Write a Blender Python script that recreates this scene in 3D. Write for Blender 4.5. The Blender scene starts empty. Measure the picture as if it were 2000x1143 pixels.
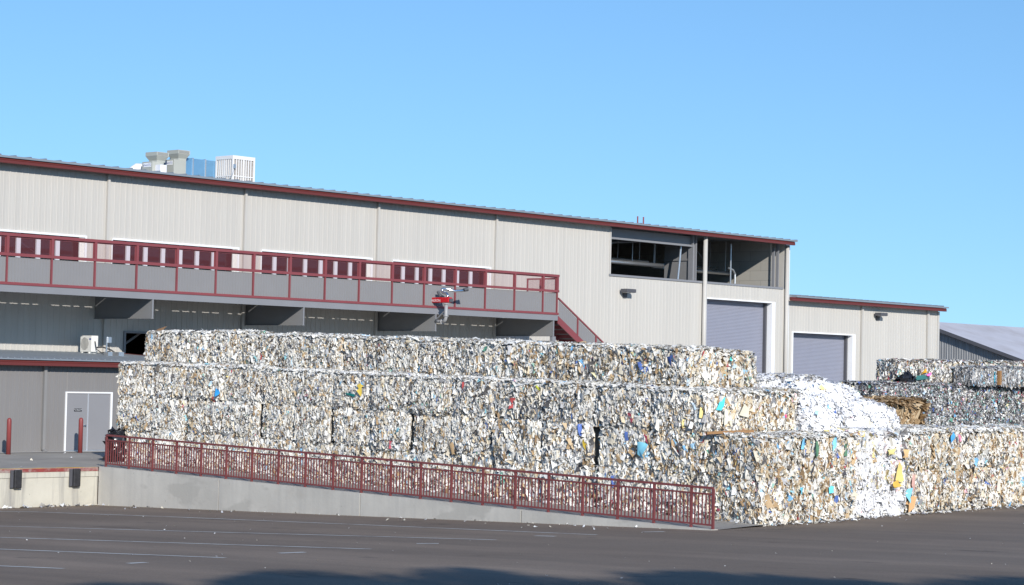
import bpy, math, random
import numpy as np
from mathutils import Vector, Matrix, Euler
random.seed(7)
S = bpy.context.scene
COL = S.collection
D2R = math.radians

# ------------------------------------------------------------------ helpers
ORIGIN = {}

def thing(name, label, cat, loc=(0, 0, 0), group=None):
    o = bpy.data.objects.new(name, None)
    COL.objects.link(o)
    o.location = loc
    o.empty_display_size = 0.3
    o['label'] = label
    o['category'] = cat
    if group:
        o['group'] = group
    ORIGIN[o.name] = Vector(loc)
    return o

def tag(o, label, cat, group=None):
    o['label'] = label
    o['category'] = cat
    if group:
        o['group'] = group
    return o

class MB:
    def __init__(s):
        s.v = []; s.f = []
    def poly(s, pts):
        i = len(s.v); s.v += [tuple(p) for p in pts]; s.f.append(tuple(range(i, i + len(pts)))); return s
    def box(s, x0, x1, y0, y1, z0, z1):
        i = len(s.v)
        s.v += [(x, y, z) for z in (z0, z1) for y in (y0, y1) for x in (x0, x1)]
        s.f += [tuple(i + k for k in q) for q in ((0, 2, 3, 1), (4, 5, 7, 6), (0, 1, 5, 4), (2, 6, 7, 3), (0, 4, 6, 2), (1, 3, 7, 5))]
        return s
    def prism(s, pts, d):
        """pts: planar polygon (3-D points), d: extrusion vector"""
        n = len(pts); i = len(s.v); d = Vector(d)
        s.v += [tuple(p) for p in pts] + [tuple(Vector(p) + d) for p in pts]
        s.f.append(tuple(i + k for k in range(n - 1, -1, -1)))
        s.f.append(tuple(i + n + k for k in range(n)))
        for k in range(n):
            a, b = i + k, i + (k + 1) % n
            s.f.append((a, b, b + n, a + n))
        return s
    def bar(s, a, b, w, h, up=(0, 0, 1)):
        """square bar from a to b, width w, height h"""
        a = Vector(a); b = Vector(b); d = (b - a).normalized()
        u = Vector(up)
        if abs(d.dot(u)) > 0.98:
            u = Vector((0, 1, 0))
        r = d.cross(u).normalized(); u = r.cross(d).normalized()
        q = [r * sx * w / 2 + u * sz * h / 2 for sx, sz in ((-1, -1), (1, -1), (1, 1), (-1, 1))]
        return s.prism([a + k for k in q], b - a)
    def tube(s, path, r, n=10, cap=True):
        P = [Vector(p) for p in path]
        R = r if isinstance(r, (list, tuple)) else [r] * len(P)
        i0 = len(s.v); up = None
        for k, p in enumerate(P):
            if k == 0: d = P[1] - P[0]
            elif k == len(P) - 1: d = P[-1] - P[-2]
            else: d = (P[k + 1] - p).normalized() + (p - P[k - 1]).normalized()
            d.normalize()
            if up is None:
                up = Vector((0, 0, 1)) if abs(d.z) < 0.9 else Vector((0, 1, 0))
            a = d.cross(up).normalized(); up = a.cross(d).normalized()
            for j in range(n):
                t = 2 * math.pi * j / n
                s.v.append(tuple(p + (a * math.cos(t) + up * math.sin(t)) * R[k]))
        for k in range(len(P) - 1):
            for j in range(n):
                a = i0 + k * n + j; b = i0 + k * n + (j + 1) % n
                s.f.append((a, b, b + n, a + n))
        if cap:
            s.f.append(tuple(i0 + j for j in range(n - 1, -1, -1)))
            e = i0 + (len(P) - 1) * n
            s.f.append(tuple(e + j for j in range(n)))
        return s
    def ribbed(s, x0, x1, z0, z1, y, pitch=0.305, depth=0.018, back=None, minor=True):
        """corrugated sheet in the plane Y=y facing -Y, ribs proud of it; z0/z1 may be functions of x"""
        fz0 = z0 if callable(z0) else (lambda x: z0)
        fz1 = z1 if callable(z1) else (lambda x: z1)
        prof = [(0.0, 0), (0.05, 1), (0.17, 1), (0.22, 0)]
        if minor:
            prof += [(0.55, 0), (0.58, .25), (0.64, .25), (0.67, 0), (0.78, 0), (0.81, .25), (0.87, .25), (0.90, 0)]
        xs = []
        k = math.floor(x0 / pitch)
        while k * pitch < x1:
            for u, d in prof:
                x = (k + u) * pitch
                if x0 < x < x1:
                    xs.append((x, d * depth))
            k += 1
        xs = [(x0, 0.0)] + xs + [(x1, 0.0)]
        i = len(s.v)
        for x, d in xs:
            s.v += [(x, y - d, fz0(x)), (x, y - d, fz1(x))]
        for k in range(len(xs) - 1):
            a = i + 2 * k
            s.f.append((a, a + 2, a + 3, a + 1))
        return s
    def ribbed_x(s, y0, y1, z0, z1, x, pitch=0.305, depth=0.032):
        """corrugated sheet in the plane X=x facing -X"""
        fz1 = z1 if callable(z1) else (lambda y: z1)
        prof = [(0.0, 0), (0.10, 1), (0.30, 1), (0.40, 0)]
        ys = []
        k = math.floor(y0 / pitch)
        while k * pitch < y1:
            for u, d in prof:
                q = (k + u) * pitch
                if y0 < q < y1: ys.append((q, d * depth))
            k += 1
        ys = [(y0, 0.0)] + ys + [(y1, 0.0)]
        i = len(s.v)
        for q, d in ys:
            s.v += [(x - d, q, z0), (x - d, q, fz1(q))]
        for k in range(len(ys) - 1):
            a = i + 2 * k
            s.f.append((a + 2, a, a + 1, a + 3))
        return s
    def build(s, name, mat, parent=None, base=None, smooth=False, kind=None, bevel=0):
        org = Vector((0, 0, 0))
        if parent is not None:
            p = parent
            while p.parent is not None: p = p.parent
            org = ORIGIN[p.name]
        elif base is not None:
            org = Vector(base)
        me = bpy.data.meshes.new(name)
        me.from_pydata([tuple(Vector(v) - org) for v in s.v], [], s.f)
        me.update()
        if smooth:
            me.polygons.foreach_set('use_smooth', [True] * len(me.polygons))
        o = bpy.data.objects.new(name, me)
        COL.objects.link(o)
        me.materials.append(mat)
        if parent is not None: o.parent = parent
        else:
            o.location = org
            ORIGIN[o.name] = org
        if kind: o['kind'] = kind
        if bevel:
            m = o.modifiers.new('bevel', 'BEVEL'); m.width = bevel; m.segments = 2; m.limit_method = 'ANGLE'
        return o

def text_mb(txt, size, origin, xdir, zdir, off=0.004, align='CENTER'):
    """flat lettering: baseline along xdir, up along zdir"""
    cu = bpy.data.curves.new('lettering', 'FONT')
    cu.body = txt; cu.size = size; cu.align_x = align; cu.align_y = 'CENTER'
    cu.resolution_u = 3
    o = bpy.data.objects.new('lettering', cu)
    COL.objects.link(o)
    dg = bpy.context.evaluated_depsgraph_get()
    me = bpy.data.meshes.new_from_object(o.evaluated_get(dg))
    m = MB(); xd = Vector(xdir).normalized(); zd = Vector(zdir).normalized(); nd = xd.cross(zd)
    og = Vector(origin) + nd * off
    m.v = [tuple(og + xd * v.co.x + zd * v.co.y) for v in me.vertices]
    m.f = [tuple(p.vertices) for p in me.polygons]
    bpy.data.objects.remove(o); bpy.data.curves.remove(cu); bpy.data.meshes.remove(me)
    return m

# ------------------------------------------------------------------ materials
def nt(name):
    m = bpy.data.materials.new(name); m.use_nodes = True
    t = m.node_tree
    return m, t, t.nodes['Principled BSDF'], t.nodes['Material Output']

def mat(name, col, rough=0.6, metal=0.0, var=0.06, scale=1.2, spec=0.4, stretch=(1, 1, 1), bump=0.0, bscale=40, dirt=None, dscale=0.5):
    m, t, b, out = nt(name)
    b.inputs['Roughness'].default_value = rough
    b.inputs['Metallic'].default_value = metal
    b.inputs['Specular IOR Level'].default_value = spec
    g = t.nodes.new('ShaderNodeNewGeometry')
    mp = t.nodes.new('ShaderNodeMapping'); mp.inputs['Scale'].default_value = stretch
    t.links.new(g.outputs['Position'], mp.inputs['Vector'])
    n = t.nodes.new('ShaderNodeTexNoise'); n.inputs['Scale'].default_value = scale; n.inputs['Detail'].default_value = 5
    t.links.new(mp.outputs[0], n.inputs['Vector'])
    r = t.nodes.new('ShaderNodeValToRGB')
    e = r.color_ramp.elements
    e[0].position = 0.3; e[1].position = 0.7
    e[0].color = (*[c * (1 - var) for c in col], 1); e[1].color = (*[min(1, c * (1 + var)) for c in col], 1)
    t.links.new(n.outputs['Fac'], r.inputs[0])
    last = r.outputs[0]
    if dirt:
        n2 = t.nodes.new('ShaderNodeTexNoise'); n2.inputs['Scale'].default_value = dscale; n2.inputs['Detail'].default_value = 7
        n2.inputs['Roughness'].default_value = 0.65
        t.links.new(mp.outputs[0], n2.inputs['Vector'])
        r2 = t.nodes.new('ShaderNodeValToRGB'); r2.color_ramp.elements[0].position = 0.47; r2.color_ramp.elements[1].position = 0.66
        mx = t.nodes.new('ShaderNodeMix'); mx.data_type = 'RGBA'
        t.links.new(n2.outputs['Fac'], r2.inputs[0]); t.links.new(r2.outputs[0], mx.inputs['Factor'])
        t.links.new(last, mx.inputs[6]); mx.inputs[7].default_value = (*dirt, 1)
        last = mx.outputs[2]
    t.links.new(last, b.inputs['Base Color'])
    if bump:
        n3 = t.nodes.new('ShaderNodeTexNoise'); n3.inputs['Scale'].default_value = bscale; n3.inputs['Detail'].default_value = 4
        t.links.new(g.outputs['Position'], n3.inputs['Vector'])
        bp = t.nodes.new('ShaderNodeBump'); bp.inputs['Strength'].default_value = bump; bp.inputs['Distance'].default_value = 0.02
        t.links.new(n3.outputs['Fac'], bp.inputs['Height']); t.links.new(bp.outputs[0], b.inputs['Normal'])
    return m

def paper_mat(name, rough=0.75, spec=0.25):
    m, t, b, out = nt(name)
    a = t.nodes.new('ShaderNodeAttribute'); a.attribute_name = 'Col'
    b.inputs['Roughness'].default_value = rough
    b.inputs['Specular IOR Level'].default_value = spec
    t.links.new(a.outputs['Color'], b.inputs['Base Color'])
    return m

WALL = (0.50, 0.478, 0.438)
M_WALL = mat('cream_metal_siding', WALL, 0.5, var=0.03, scale=0.6, stretch=(3.2, 1, .12), spec=0.3, dirt=(.468, .449, .414), dscale=.8)
M_CREAM = mat('cream_trim_paint', (0.49, 0.47, 0.435), 0.45, var=0.02, spec=0.3)
M_GREY = mat('grey_metal_siding', (0.21, 0.202, 0.198), 0.5, var=0.03, stretch=(2.5, 1, .3), spec=0.3)
M_PANEL = mat('grey_panel_siding', (0.228, 0.224, 0.228), 0.5, var=0.02, spec=0.3)
M_STEEL = mat('grey_painted_steel', (0.225, 0.228, 0.242), 0.45, var=0.03, spec=0.4)
M_BEAM = mat('grey_beam_paint', (0.22, 0.22, 0.222), 0.5, var=0.03, spec=0.3)
M_RED = mat('oxide_red_paint', (0.225, 0.058, 0.064), 0.4, var=0.05, spec=0.4)
M_RAIL = mat('railing_red_paint', (0.18, 0.050, 0.050), 0.45, var=0.08, spec=0.35)
M_GUT = mat('gutter_red_paint', (0.135, 0.031, 0.028), 0.4, var=0.03, spec=0.4)
M_BOLL = mat('bollard_red_paint', (0.235, 0.050, 0.047), 0.45, var=0.06, spec=0.4)
M_BRIGHT = mat('bright_red_enamel', (0.50, 0.012, 0.02), 0.3, var=0.03)
M_WHITE = mat('white_trim_paint', (0.80, 0.80, 0.80), 0.4, var=0.02)
M_WHITEAC = mat('white_enamel_casing', (0.74, 0.73, 0.69), 0.45, var=0.02)
M_COOLER = mat('white_cooler_casing', (0.72, 0.70, 0.68), 0.5, var=0.02)
M_ROOF = mat('galvalume_roof_sheet', (0.30, 0.33, 0.36), 0.42, metal=0.35, var=0.05, scale=0.8)
M_BARNROOF = mat('weathered_zinc_roof', (0.56, 0.54, 0.56), 0.55, metal=0.1, var=0.05, scale=0.5, dirt=(0.48, 0.45, 0.45), dscale=.35)
M_BARNWALL = mat('weathered_corrugated_wall', (0.27, 0.275, 0.28), 0.6, metal=0.1, var=0.2, scale=2.0, stretch=(1, 3, .2))
M_DARK = mat('dark_bronze_metal', (0.085, 0.085, 0.095), 0.5, var=0.05)
M_BLACK = mat('black_rubber', (0.03, 0.03, 0.033), 0.6, var=0.3, scale=6)
M_BAG = mat('black_plastic_film', (0.018, 0.018, 0.022), 0.28, var=0.2, spec=0.6)
M_SHUT = mat('blue_grey_shutter', (0.275, 0.285, 0.345), 0.45, var=0.02, spec=0.3)
M_DOOR = mat('grey_door_paint', (0.245, 0.243, 0.252), 0.5, var=0.02)
M_ALU = mat('galvanised_steel', (0.62, 0.64, 0.66), 0.35, metal=0.8, var=0.05)
M_CHROME = mat('bare_chrome', (0.75, 0.75, 0.76), 0.15, metal=1.0, var=0.02)
M_DUCT = mat('sky_tinted_duct_sheet', (0.16, 0.34, 0.52), 0.35, metal=0.35, var=0.05, scale=1.5)  # silver sheet metal; blue sky reflection is painted into the base colour
M_DUCTW = mat('white_duct_wrap', (0.75, 0.75, 0.78), 0.5, var=0.03)
M_UNIT = mat('olive_grey_casing', (0.40, 0.405, 0.36), 0.5, var=0.03)
M_CONC = mat('grey_concrete_slab', (0.35, 0.325, 0.285), 0.85, var=0.10, scale=0.5, spec=0.2, dirt=(0.27, 0.25, 0.225), dscale=0.4)
M_PLY = mat('interior_grey_board', (0.20, 0.20, 0.205), 0.7, var=0.05)
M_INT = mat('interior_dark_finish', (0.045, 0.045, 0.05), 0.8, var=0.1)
M_YEL = mat('yellow_safety_paint', (0.48, 0.30, 0.06), 0.6, var=0.2, scale=3, dirt=(.33, .31, .28), dscale=1.0)
M_LINE = mat('worn_white_line_paint', (0.52, 0.52, 0.50), 0.8, var=0.1, scale=2, dirt=(0.30, 0.28, 0.265), dscale=1.3)
M_WOOD = mat('raw_timber', (0.30, 0.16, 0.065), 0.7, var=0.15, scale=4, stretch=(1, 8, 8))
M_CARD = mat('brown_cardboard', (0.30, 0.17, 0.08), 0.8, var=0.1)
M_BLUE = mat('blue_print', (0.03, 0.06, 0.30), 0.4, var=0.02)
M_TEXT = mat('white_print', (0.8, 0.8, 0.8), 0.5, var=0.01)
M_BARK = mat('tree_bark', (0.10, 0.075, 0.055), 0.9, var=0.2)
M_LEAF = mat('green_leaf', (0.05, 0.09, 0.03), 0.6, var=0.3, scale=3)
M_MULL = mat('pale_mullion', (.62, .62, .66), .5, var=.02)
M_SCRAP = paper_mat('loose_scrap_paper')
M_PAPER = paper_mat('waste_paper')
M_PLASTIC = paper_mat('waste_plastic', 0.28, 0.6)

def concrete_wall(name, col, streak, amount=0.5, stain=None):
    m, t, b, out = nt(name)
    b.inputs['Roughness'].default_value = 0.9; b.inputs['Specular IOR Level'].default_value = 0.2
    g = t.nodes.new('ShaderNodeNewGeometry')
    def noise(scale, st, lo, hi, det=6, rough=.6):
        mp = t.nodes.new('ShaderNodeMapping'); mp.inputs['Scale'].default_value = st
        t.links.new(g.outputs['Position'], mp.inputs['Vector'])
        n = t.nodes.new('ShaderNodeTexNoise'); n.inputs['Scale'].default_value = scale; n.inputs['Detail'].default_value = det
        n.inputs['Roughness'].default_value = rough
        t.links.new(mp.outputs[0], n.inputs['Vector'])
        mr = t.nodes.new('ShaderNodeMapRange'); mr.inputs['From Min'].default_value = lo; mr.inputs['From Max'].default_value = hi
        t.links.new(n.outputs['Fac'], mr.inputs['Value'])
        return mr.outputs[0]
    def mix(fac, a, bcol, k):
        mu = t.nodes.new('ShaderNodeMath'); mu.operation = 'MULTIPLY'; mu.inputs[1].default_value = k
        t.links.new(fac, mu.inputs[0])
        mx = t.nodes.new('ShaderNodeMix'); mx.data_type = 'RGBA'; mx.clamp_factor = True
        t.links.new(mu.outputs[0], mx.inputs['Factor'])
        if isinstance(a, tuple): mx.inputs[6].default_value = (*a, 1)
        else: t.links.new(a, mx.inputs[6])
        mx.inputs[7].default_value = (*bcol, 1)
        return mx.outputs[2]
    c = mix(noise(0.7, (1, 1, 1), .35, .7), col, tuple(k * .78 for k in col), .9)
    c = mix(noise(3.2, (1, 1, .06), .47, .68), c, streak, amount)
    c = mix(noise(0.30, (1, 1, 2.2), .54, .58, 4), c, tuple(k * .70 for k in col), .6)
    c = mix(noise(9, (1, 1, 1), .68, .71), c, tuple(k * .5 for k in col), .8)
    if stain: c = mix(noise(0.5, (1, .5, .8), .58, .7), c, stain, .5)
    t.links.new(c, b.inputs['Base Color'])
    n3 = t.nodes.new('ShaderNodeTexNoise'); n3.inputs['Scale'].default_value = 14
    t.links.new(g.outputs['Position'], n3.inputs['Vector'])
    bp = t.nodes.new('ShaderNodeBump'); bp.inputs['Strength'].default_value = .25; bp.inputs['Distance'].default_value = .02
    t.links.new(n3.outputs['Fac'], bp.inputs['Height']); t.links.new(bp.outputs[0], b.inputs['Normal'])
    return m
M_RAMP = concrete_wall('cast_concrete', (0.53, 0.505, 0.455), (0.40, 0.385, 0.355), .5, (.36, .31, .25))
M_DOCK = concrete_wall('whitewashed_concrete', (0.57, 0.54, 0.455), (0.24, 0.23, 0.22), .9)

def asphalt_mat():
    m, t, b, out = nt('worn_asphalt')
    b.inputs['Roughness'].default_value = 0.85; b.inputs['Specular IOR Level'].default_value = 0.25
    g = t.nodes.new('ShaderNodeNewGeometry')
    def noise(scale, st, det=5, rough=.6):
        mp = t.nodes.new('ShaderNodeMapping'); mp.inputs['Scale'].default_value = st
        t.links.new(g.outputs['Position'], mp.inputs['Vector'])
        n = t.nodes.new('ShaderNodeTexNoise'); n.inputs['Scale'].default_value = scale; n.inputs['Detail'].default_value = det
        n.inputs['Roughness'].default_value = rough
        t.links.new(mp.outputs[0], n.inputs['Vector']); return n.outputs['Fac']
    def ramp(f, p0, c0, p1, c1):
        r = t.nodes.new('ShaderNodeValToRGB'); e = r.color_ramp.elements
        e[0].position = p0; e[1].position = p1; e[0].color = (*c0, 1); e[1].color = (*c1, 1)
        t.links.new(f, r.inputs[0]); return r.outputs[0]
    base = ramp(noise(0.12, (1, 1, 1)), .3, (.184, .142, .108), .7, (.238, .188, .146))
    tracks = ramp(noise(0.55, (1, .10, 1), 6), .42, (.82, .82, .82), .68, (1.12, 1.11, 1.10))
    grain = ramp(noise(22, (1, 1, 1), 3), .3, (.86, .86, .86), .7, (1.13, 1.13, 1.13))
    oil = ramp(noise(0.8, (1, .5, 1), 5, .55), .27, (.55, .55, .56), .36, (1, 1, 1))
    last = base
    for f in (tracks, grain, oil):
        mx = t.nodes.new('ShaderNodeMix'); mx.data_type = 'RGBA'; mx.blend_type = 'MULTIPLY'; mx.inputs['Factor'].default_value = 1
        t.links.new(last, mx.inputs[6]); t.links.new(f, mx.inputs[7]); last = mx.outputs[2]
    t.links.new(last, b.inputs['Base Color'])
    bp = t.nodes.new('ShaderNodeBump'); bp.inputs['Strength'].default_value = .12; bp.inputs['Distance'].default_value = .008
    t.links.new(noise(60, (1, 1, 1), 2), bp.inputs['Height']); t.links.new(bp.outputs[0], b.inputs['Normal'])
    return m
M_ASPH = asphalt_mat()

def screen_mat():
    m, t, b, out = nt('red_perforated_screen')
    b.inputs['Base Color'].default_value = (0.27, 0.075, 0.09, 1); b.inputs['Roughness'].default_value = .6
    tr = t.nodes.new('ShaderNodeBsdfTransparent'); tr.inputs['Color'].default_value = (1, 1, 1, 1)
    mx = t.nodes.new('ShaderNodeMixShader'); mx.inputs['Fac'].default_value = 0.27
    t.links.new(tr.outputs[0], mx.inputs[1]); t.links.new(b.outputs[0], mx.inputs[2]); t.links.new(mx.outputs[0], out.inputs['Surface'])
    return m
M_SCREEN = screen_mat()

def glass_mat():
    m, t, b, out = nt('dark_window_glass')
    tr = t.nodes.new('ShaderNodeBsdfTransparent'); tr.inputs['Color'].default_value = (.45, .47, .5, 1)
    gl = t.nodes.new('ShaderNodeBsdfGlossy'); gl.inputs['Roughness'].default_value = .03
    mx = t.nodes.new('ShaderNodeMixShader'); mx.inputs['Fac'].default_value = .035
    t.links.new(tr.outputs[0], mx.inputs[1]); t.links.new(gl.outputs[0], mx.inputs[2]); t.links.new(mx.outputs[0], out.inputs['Surface'])
    return m
M_GLASS = glass_mat()

def block_mat():
    m, t, b, out = nt('concrete_block')
    g = t.nodes.new('ShaderNodeNewGeometry')
    sx = t.nodes.new('ShaderNodeSeparateXYZ'); cb = t.nodes.new('ShaderNodeCombineXYZ')
    t.links.new(g.outputs['Position'], sx.inputs[0]); t.links.new(sx.outputs['Y'], cb.inputs['X']); t.links.new(sx.outputs['Z'], cb.inputs['Y'])
    br = t.nodes.new('ShaderNodeTexBrick'); br.inputs['Scale'].default_value = 1.0
    br.inputs['Brick Width'].default_value = 1.6; br.inputs['Row Height'].default_value = .6; br.inputs['Mortar Size'].default_value = .012
    br.inputs['Color1'].default_value = (.40, .385, .35, 1); br.inputs['Color2'].default_value = (.36, .345, .31, 1); br.inputs['Mortar'].default_value = (.25, .24, .22, 1)
    t.links.new(cb.outputs[0], br.inputs['Vector']); t.links.new(br.outputs['Color'], b.inputs['Base Color'])
    b.inputs['Roughness'].default_value = .9
    return m
M_BLOCK = block_mat()

# ------------------------------------------------------------------ camera
CAM_Z = 3.25
yaw, pitch, roll = D2R(47.9566), D2R(2.25581), D2R(1.24969)
F = Vector((math.sin(yaw) * math.cos(pitch), math.cos(yaw) * math.cos(pitch), math.sin(pitch)))
Rt = Vector((math.cos(yaw), -math.sin(yaw), 0)); U = Rt.cross(F)
r_ = Rt * math.cos(roll) + U * math.sin(roll); u_ = -Rt * math.sin(roll) + U * math.cos(roll)
cam = bpy.data.cameras.new('camera'); cam.sensor_width = 36; cam.lens = 4257.5 * 36 / 2000
cam.clip_start = 0.5; cam.clip_end = 3000
co = bpy.data.objects.new('camera', cam); COL.objects.link(co)
co.matrix_world = Matrix(((r_.x, u_.x, -F.x, 0), (r_.y, u_.y, -F.y, 0), (r_.z, u_.z, -F.z, CAM_Z), (0, 0, 0, 1)))
S.camera = co

# ------------------------------------------------------------------ light
AZ, EL = D2R(30.8), D2R(23.5)            # azimuth from -Y towards -X
SUN = Vector((-math.sin(AZ) * math.cos(EL), -math.cos(AZ) * math.cos(EL), math.sin(EL)))
w = bpy.data.worlds.new('World'); S.world = w; w.use_nodes = True
wt = w.node_tree; bg = wt.nodes['Background']
sky = wt.nodes.new('ShaderNodeTexSky'); sky.sky_type = 'NISHITA'; sky.sun_disc = False
sky.sun_elevation = EL; sky.sun_rotation = math.pi + AZ
sky.air_density = 1.5; sky.dust_density = 0.0; sky.ozone_density = 8.0
tcw = wt.nodes.new('ShaderNodeTexCoord'); vaw = wt.nodes.new('ShaderNodeVectorMath'); vaw.operation = 'ADD'; vaw.inputs[1].default_value = (0, 0, .12)
wt.links.new(tcw.outputs['Generated'], vaw.inputs[0]); wt.links.new(vaw.outputs[0], sky.inputs[0])
hs = wt.nodes.new('ShaderNodeHueSaturation'); hs.inputs['Saturation'].default_value = 1.0
wt.links.new(sky.outputs[0], hs.inputs['Color']); wt.links.new(hs.outputs[0], bg.inputs['Color'])
bg.inputs['Strength'].default_value = 0.132
sl = bpy.data.lights.new('sun', 'SUN'); sl.energy = 4.0; sl.angle = D2R(0.53); sl.color = (1.0, 0.955, 0.89)
so = bpy.data.objects.new('sun', sl); COL.objects.link(so)
so.rotation_euler = SUN.to_track_quat('Z', 'Y').to_euler(); so.location = (0, 0, 60)
S.view_settings.view_transform = 'Standard'; S.view_settings.look = 'None'
S.view_settings.exposure = 0.32; S.view_settings.gamma = 1
S.render.engine = 'CYCLES'
S.cycles.max_bounces = 6; S.cycles.transparent_max_bounces = 8; S.cycles.use_denoising = True

# ------------------------------------------------------------------ ground
def base_z(y):
    y = max(-25.0, min(58.9, y))
    return -0.507 - 0.0297 * (y - 33.4)
def edge_z(x):                                    # yard level along Y=33.5
    return float(np.interp(x, [44.85, 45, 48.3, 55.4, 62.5, 130, 400], [-.507, -.507, -.56, -.47, -.41, 0.1, 0.1]))
def slab_z(x, y):
    z = edge_z(x) + 0.0206 * (min(y, 58.4) - 33.5)
    if y > 58.4: z += (0.0 - z) * min(1, (y - 58.4) / 6) if x < 70 else 0
    return z
def asph_z(x, y):
    if x <= 44.9: return base_z(y)
    k = edge_z(x) - edge_z(45)
    if y <= 34.5: return base_z(y) + k * max(0.0, min(1, (y + 10) / 44.4))
    return slab_z(x, y) - 0.15

gx = [-900, -300, -80, -20, 0, 10, 20, 30, 38, 42, 44.9, 45.0, 46.5, 48.3, 50, 52, 55.4, 59, 62.5, 70, 80, 100, 130, 200, 400, 900]
gy = [-900, -300, -60, -25, -10, 0, 8, 14, 20, 25, 29, 31, 33.4, 34.42, 34.6, 36, 40, 46, 52, 58.4, 60, 66, 80, 130, 300, 1200]
m = MB()
for y in gy:
    for x in gx: m.v.append((x, y, asph_z(x, y)))
n = len(gx)
for j in range(len(gy) - 1):
    for i in range(n - 1):
        m.f.append((j * n + i, j * n + i + 1, (j + 1) * n + i + 1, (j + 1) * n + i))
m.build('asphalt', M_ASPH, kind='structure')

# concrete yard slab: platform behind the dock and the sloping walkway beside the railing
m = MB()
sx = [44.86, 46, 47.2, 48.3, 49.5, 52, 56, 62.5, 80, 100, 130, 160]
sy = [33.42, 36, 40, 45, 50, 55, 58.4, 60, 63, 66, 77.2]
def yfront(x): return 33.42 + (x - 44.86) * 0.25 if x < 48.4 else 34.55
for y in sy:
    for x in sx:
        yy = yfront(x) if y == 33.42 else y
        m.v.append((x, yy, slab_z(x, yy) + 0.004))
n = len(sx)
for j in range(len(sy) - 1):
    for i in range(n - 1): m.f.append((j * n + i, j * n + i + 1, (j + 1) * n + i + 1, (j + 1) * n + i))
i0 = len(m.v); px = [20, 30, 36, 41, 44.86]; py = [58.86, 60, 63, 66, 77.2]
for y in py:
    for x in px: m.v.append((x, y, slab_z(44.9, y) * (1 if y > 58.9 else 1) + .004))
n = len(px)
for j in range(len(py) - 1):
    for i in range(n - 1): m.f.append((i0 + j * n + i, i0 + j * n + i + 1, i0 + (j + 1) * n + i + 1, i0 + (j + 1) * n + i))
m.build('concrete_pavement', M_CONC, kind='structure')
# paler apron strip along the foot of the grey building
m = MB()
ap = [(20, 69.4), (47.5, 69.3), (50.2, 69.5), (51.9, 69.2), (54.6, 68.9), (58, 68.9), (59.5, 70.3), (20, 70.3)]
m.poly([(x, y, slab_z(44.9 if x < 44.9 else x, y) + .02) for x, y in ap])
m.build('concrete_apron_pavement', mat('pale_concrete_apron', (.42, .40, .37), .85, var=.08, scale=.8), kind='structure')

# painted bay lines (centre lines on the asphalt) and short ticks
LINES = [[(39.0, 58.2), (39.6, 57.0), (40.17, 55.97), (40.75, 50.0), (41.05, 42), (41.22, 34.2)],
         [(32.9, 53.5), (34.12, 48.89), (36.2, 41.0), (37.89, 34.48)],
         [(29.6, 48.5), (30.81, 44.12), (32.3, 38.2), (33.34, 34.02)],
         [(26.6, 45.0), (27.97, 40.05), (29.24, 34.06)],
         [(22.5, 44), (24.0, 38.5), (25.08, 33.84)],
         [(31.02, 34.41), (31.62, 34.27)], [(26.82, 34.13), (27.25, 34.11)], [(39.86, 35.02), (40.01, 34.5)],
         [(43.04, 34.2), (43.52, 33.9)], [(35.54, 34.8), (35.9, 34.45)]]
m = MB()
for L in LINES:
    w2 = 0.07 if len(L) > 2 else 0.11
    for a, b in zip(L[:-1], L[1:]):
        k = max(1, int(math.dist(a, b) / 1.5))
        for q in range(k):
            p0 = Vector(a).lerp(Vector(b), q / k); p1 = Vector(a).lerp(Vector(b), (q + 1) / k)
            d = (p1 - p0).normalized(); s_ = Vector((-d.y, d.x)) * w2
            m.poly([(v.x, v.y, base_z(v.y) + .006) for v in (p0 - s_, p1 - s_, p1 + s_, p0 + s_)])
m.build('road_markings', M_LINE, kind='structure')

# ------------------------------------------------------------------ loading dock + ramp wall + railing
YD = 58.8
dk = thing('loading_dock', 'whitewashed concrete loading dock with red edge and black bumpers', 'loading dock', (38, YD, -1.26))
MB().box(20, 44.84, YD, YD + .5, -1.5, -0.30).build('wall', M_DOCK, dk)
MB().box(20, 44.84, YD - .03, YD + .45, -0.298, -0.122).build('edge_beam', M_DOCK, dk)
MB().box(20, 44.82, YD - .045, YD + .40, -0.12, -0.005).build('edge_strip', mat('scuffed_red_paint', (.25, .05, .045), .6, var=.12, scale=3, dirt=(.36, .30, .27), dscale=2.2), dk)
MB().box(20, 44.80, YD - .04, YD + .05, -0.003, 0.012).build('edge_line', M_YEL, dk)
for bx in (37.5, 41.57, 43.88):
    b = MB().box(bx - .13, bx + .15, YD - .17, YD - .048, -.62, -.03).build('bumper', M_BLACK, dk, bevel=.03)
    MB().box(bx - .24, bx - .14, YD - .10, YD - .048, -.60, -.04).build('bracket', M_DARK, b)
    MB().box(bx + .16, bx + .18, YD - .10, YD - .048, -.60, -.04).build('bracket', M_DARK, b)

XW = 44.85
def curb_z(y): return slab_z(45, y) + 0.02
rw = thing('ramp_wall', 'plain grey cast concrete retaining wall sloping down under the red railing', 'retaining wall', (XW, 46, -1.2))
segs = [58.78, 52.65, 46.28, 39.93, 33.42]
for a, b in zip(segs[:-1], segs[1:]):
    a_, b_ = a - .018, b + .018
    pts = [(XW, a_, -1.6), (XW, b_, -1.6), (XW, b_, curb_z(b_)), (XW, a_, curb_z(a_))]
    MB().prism(pts, (.28, 0, 0)).build('wall_panel', M_RAMP, rw)
for y in segs[1:-1]:
    MB().box(XW + .12, XW + .24, y - .0178, y + .0178, -1.6, curb_z(y) - .02).build('joint_filler', M_CONC, rw)

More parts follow.
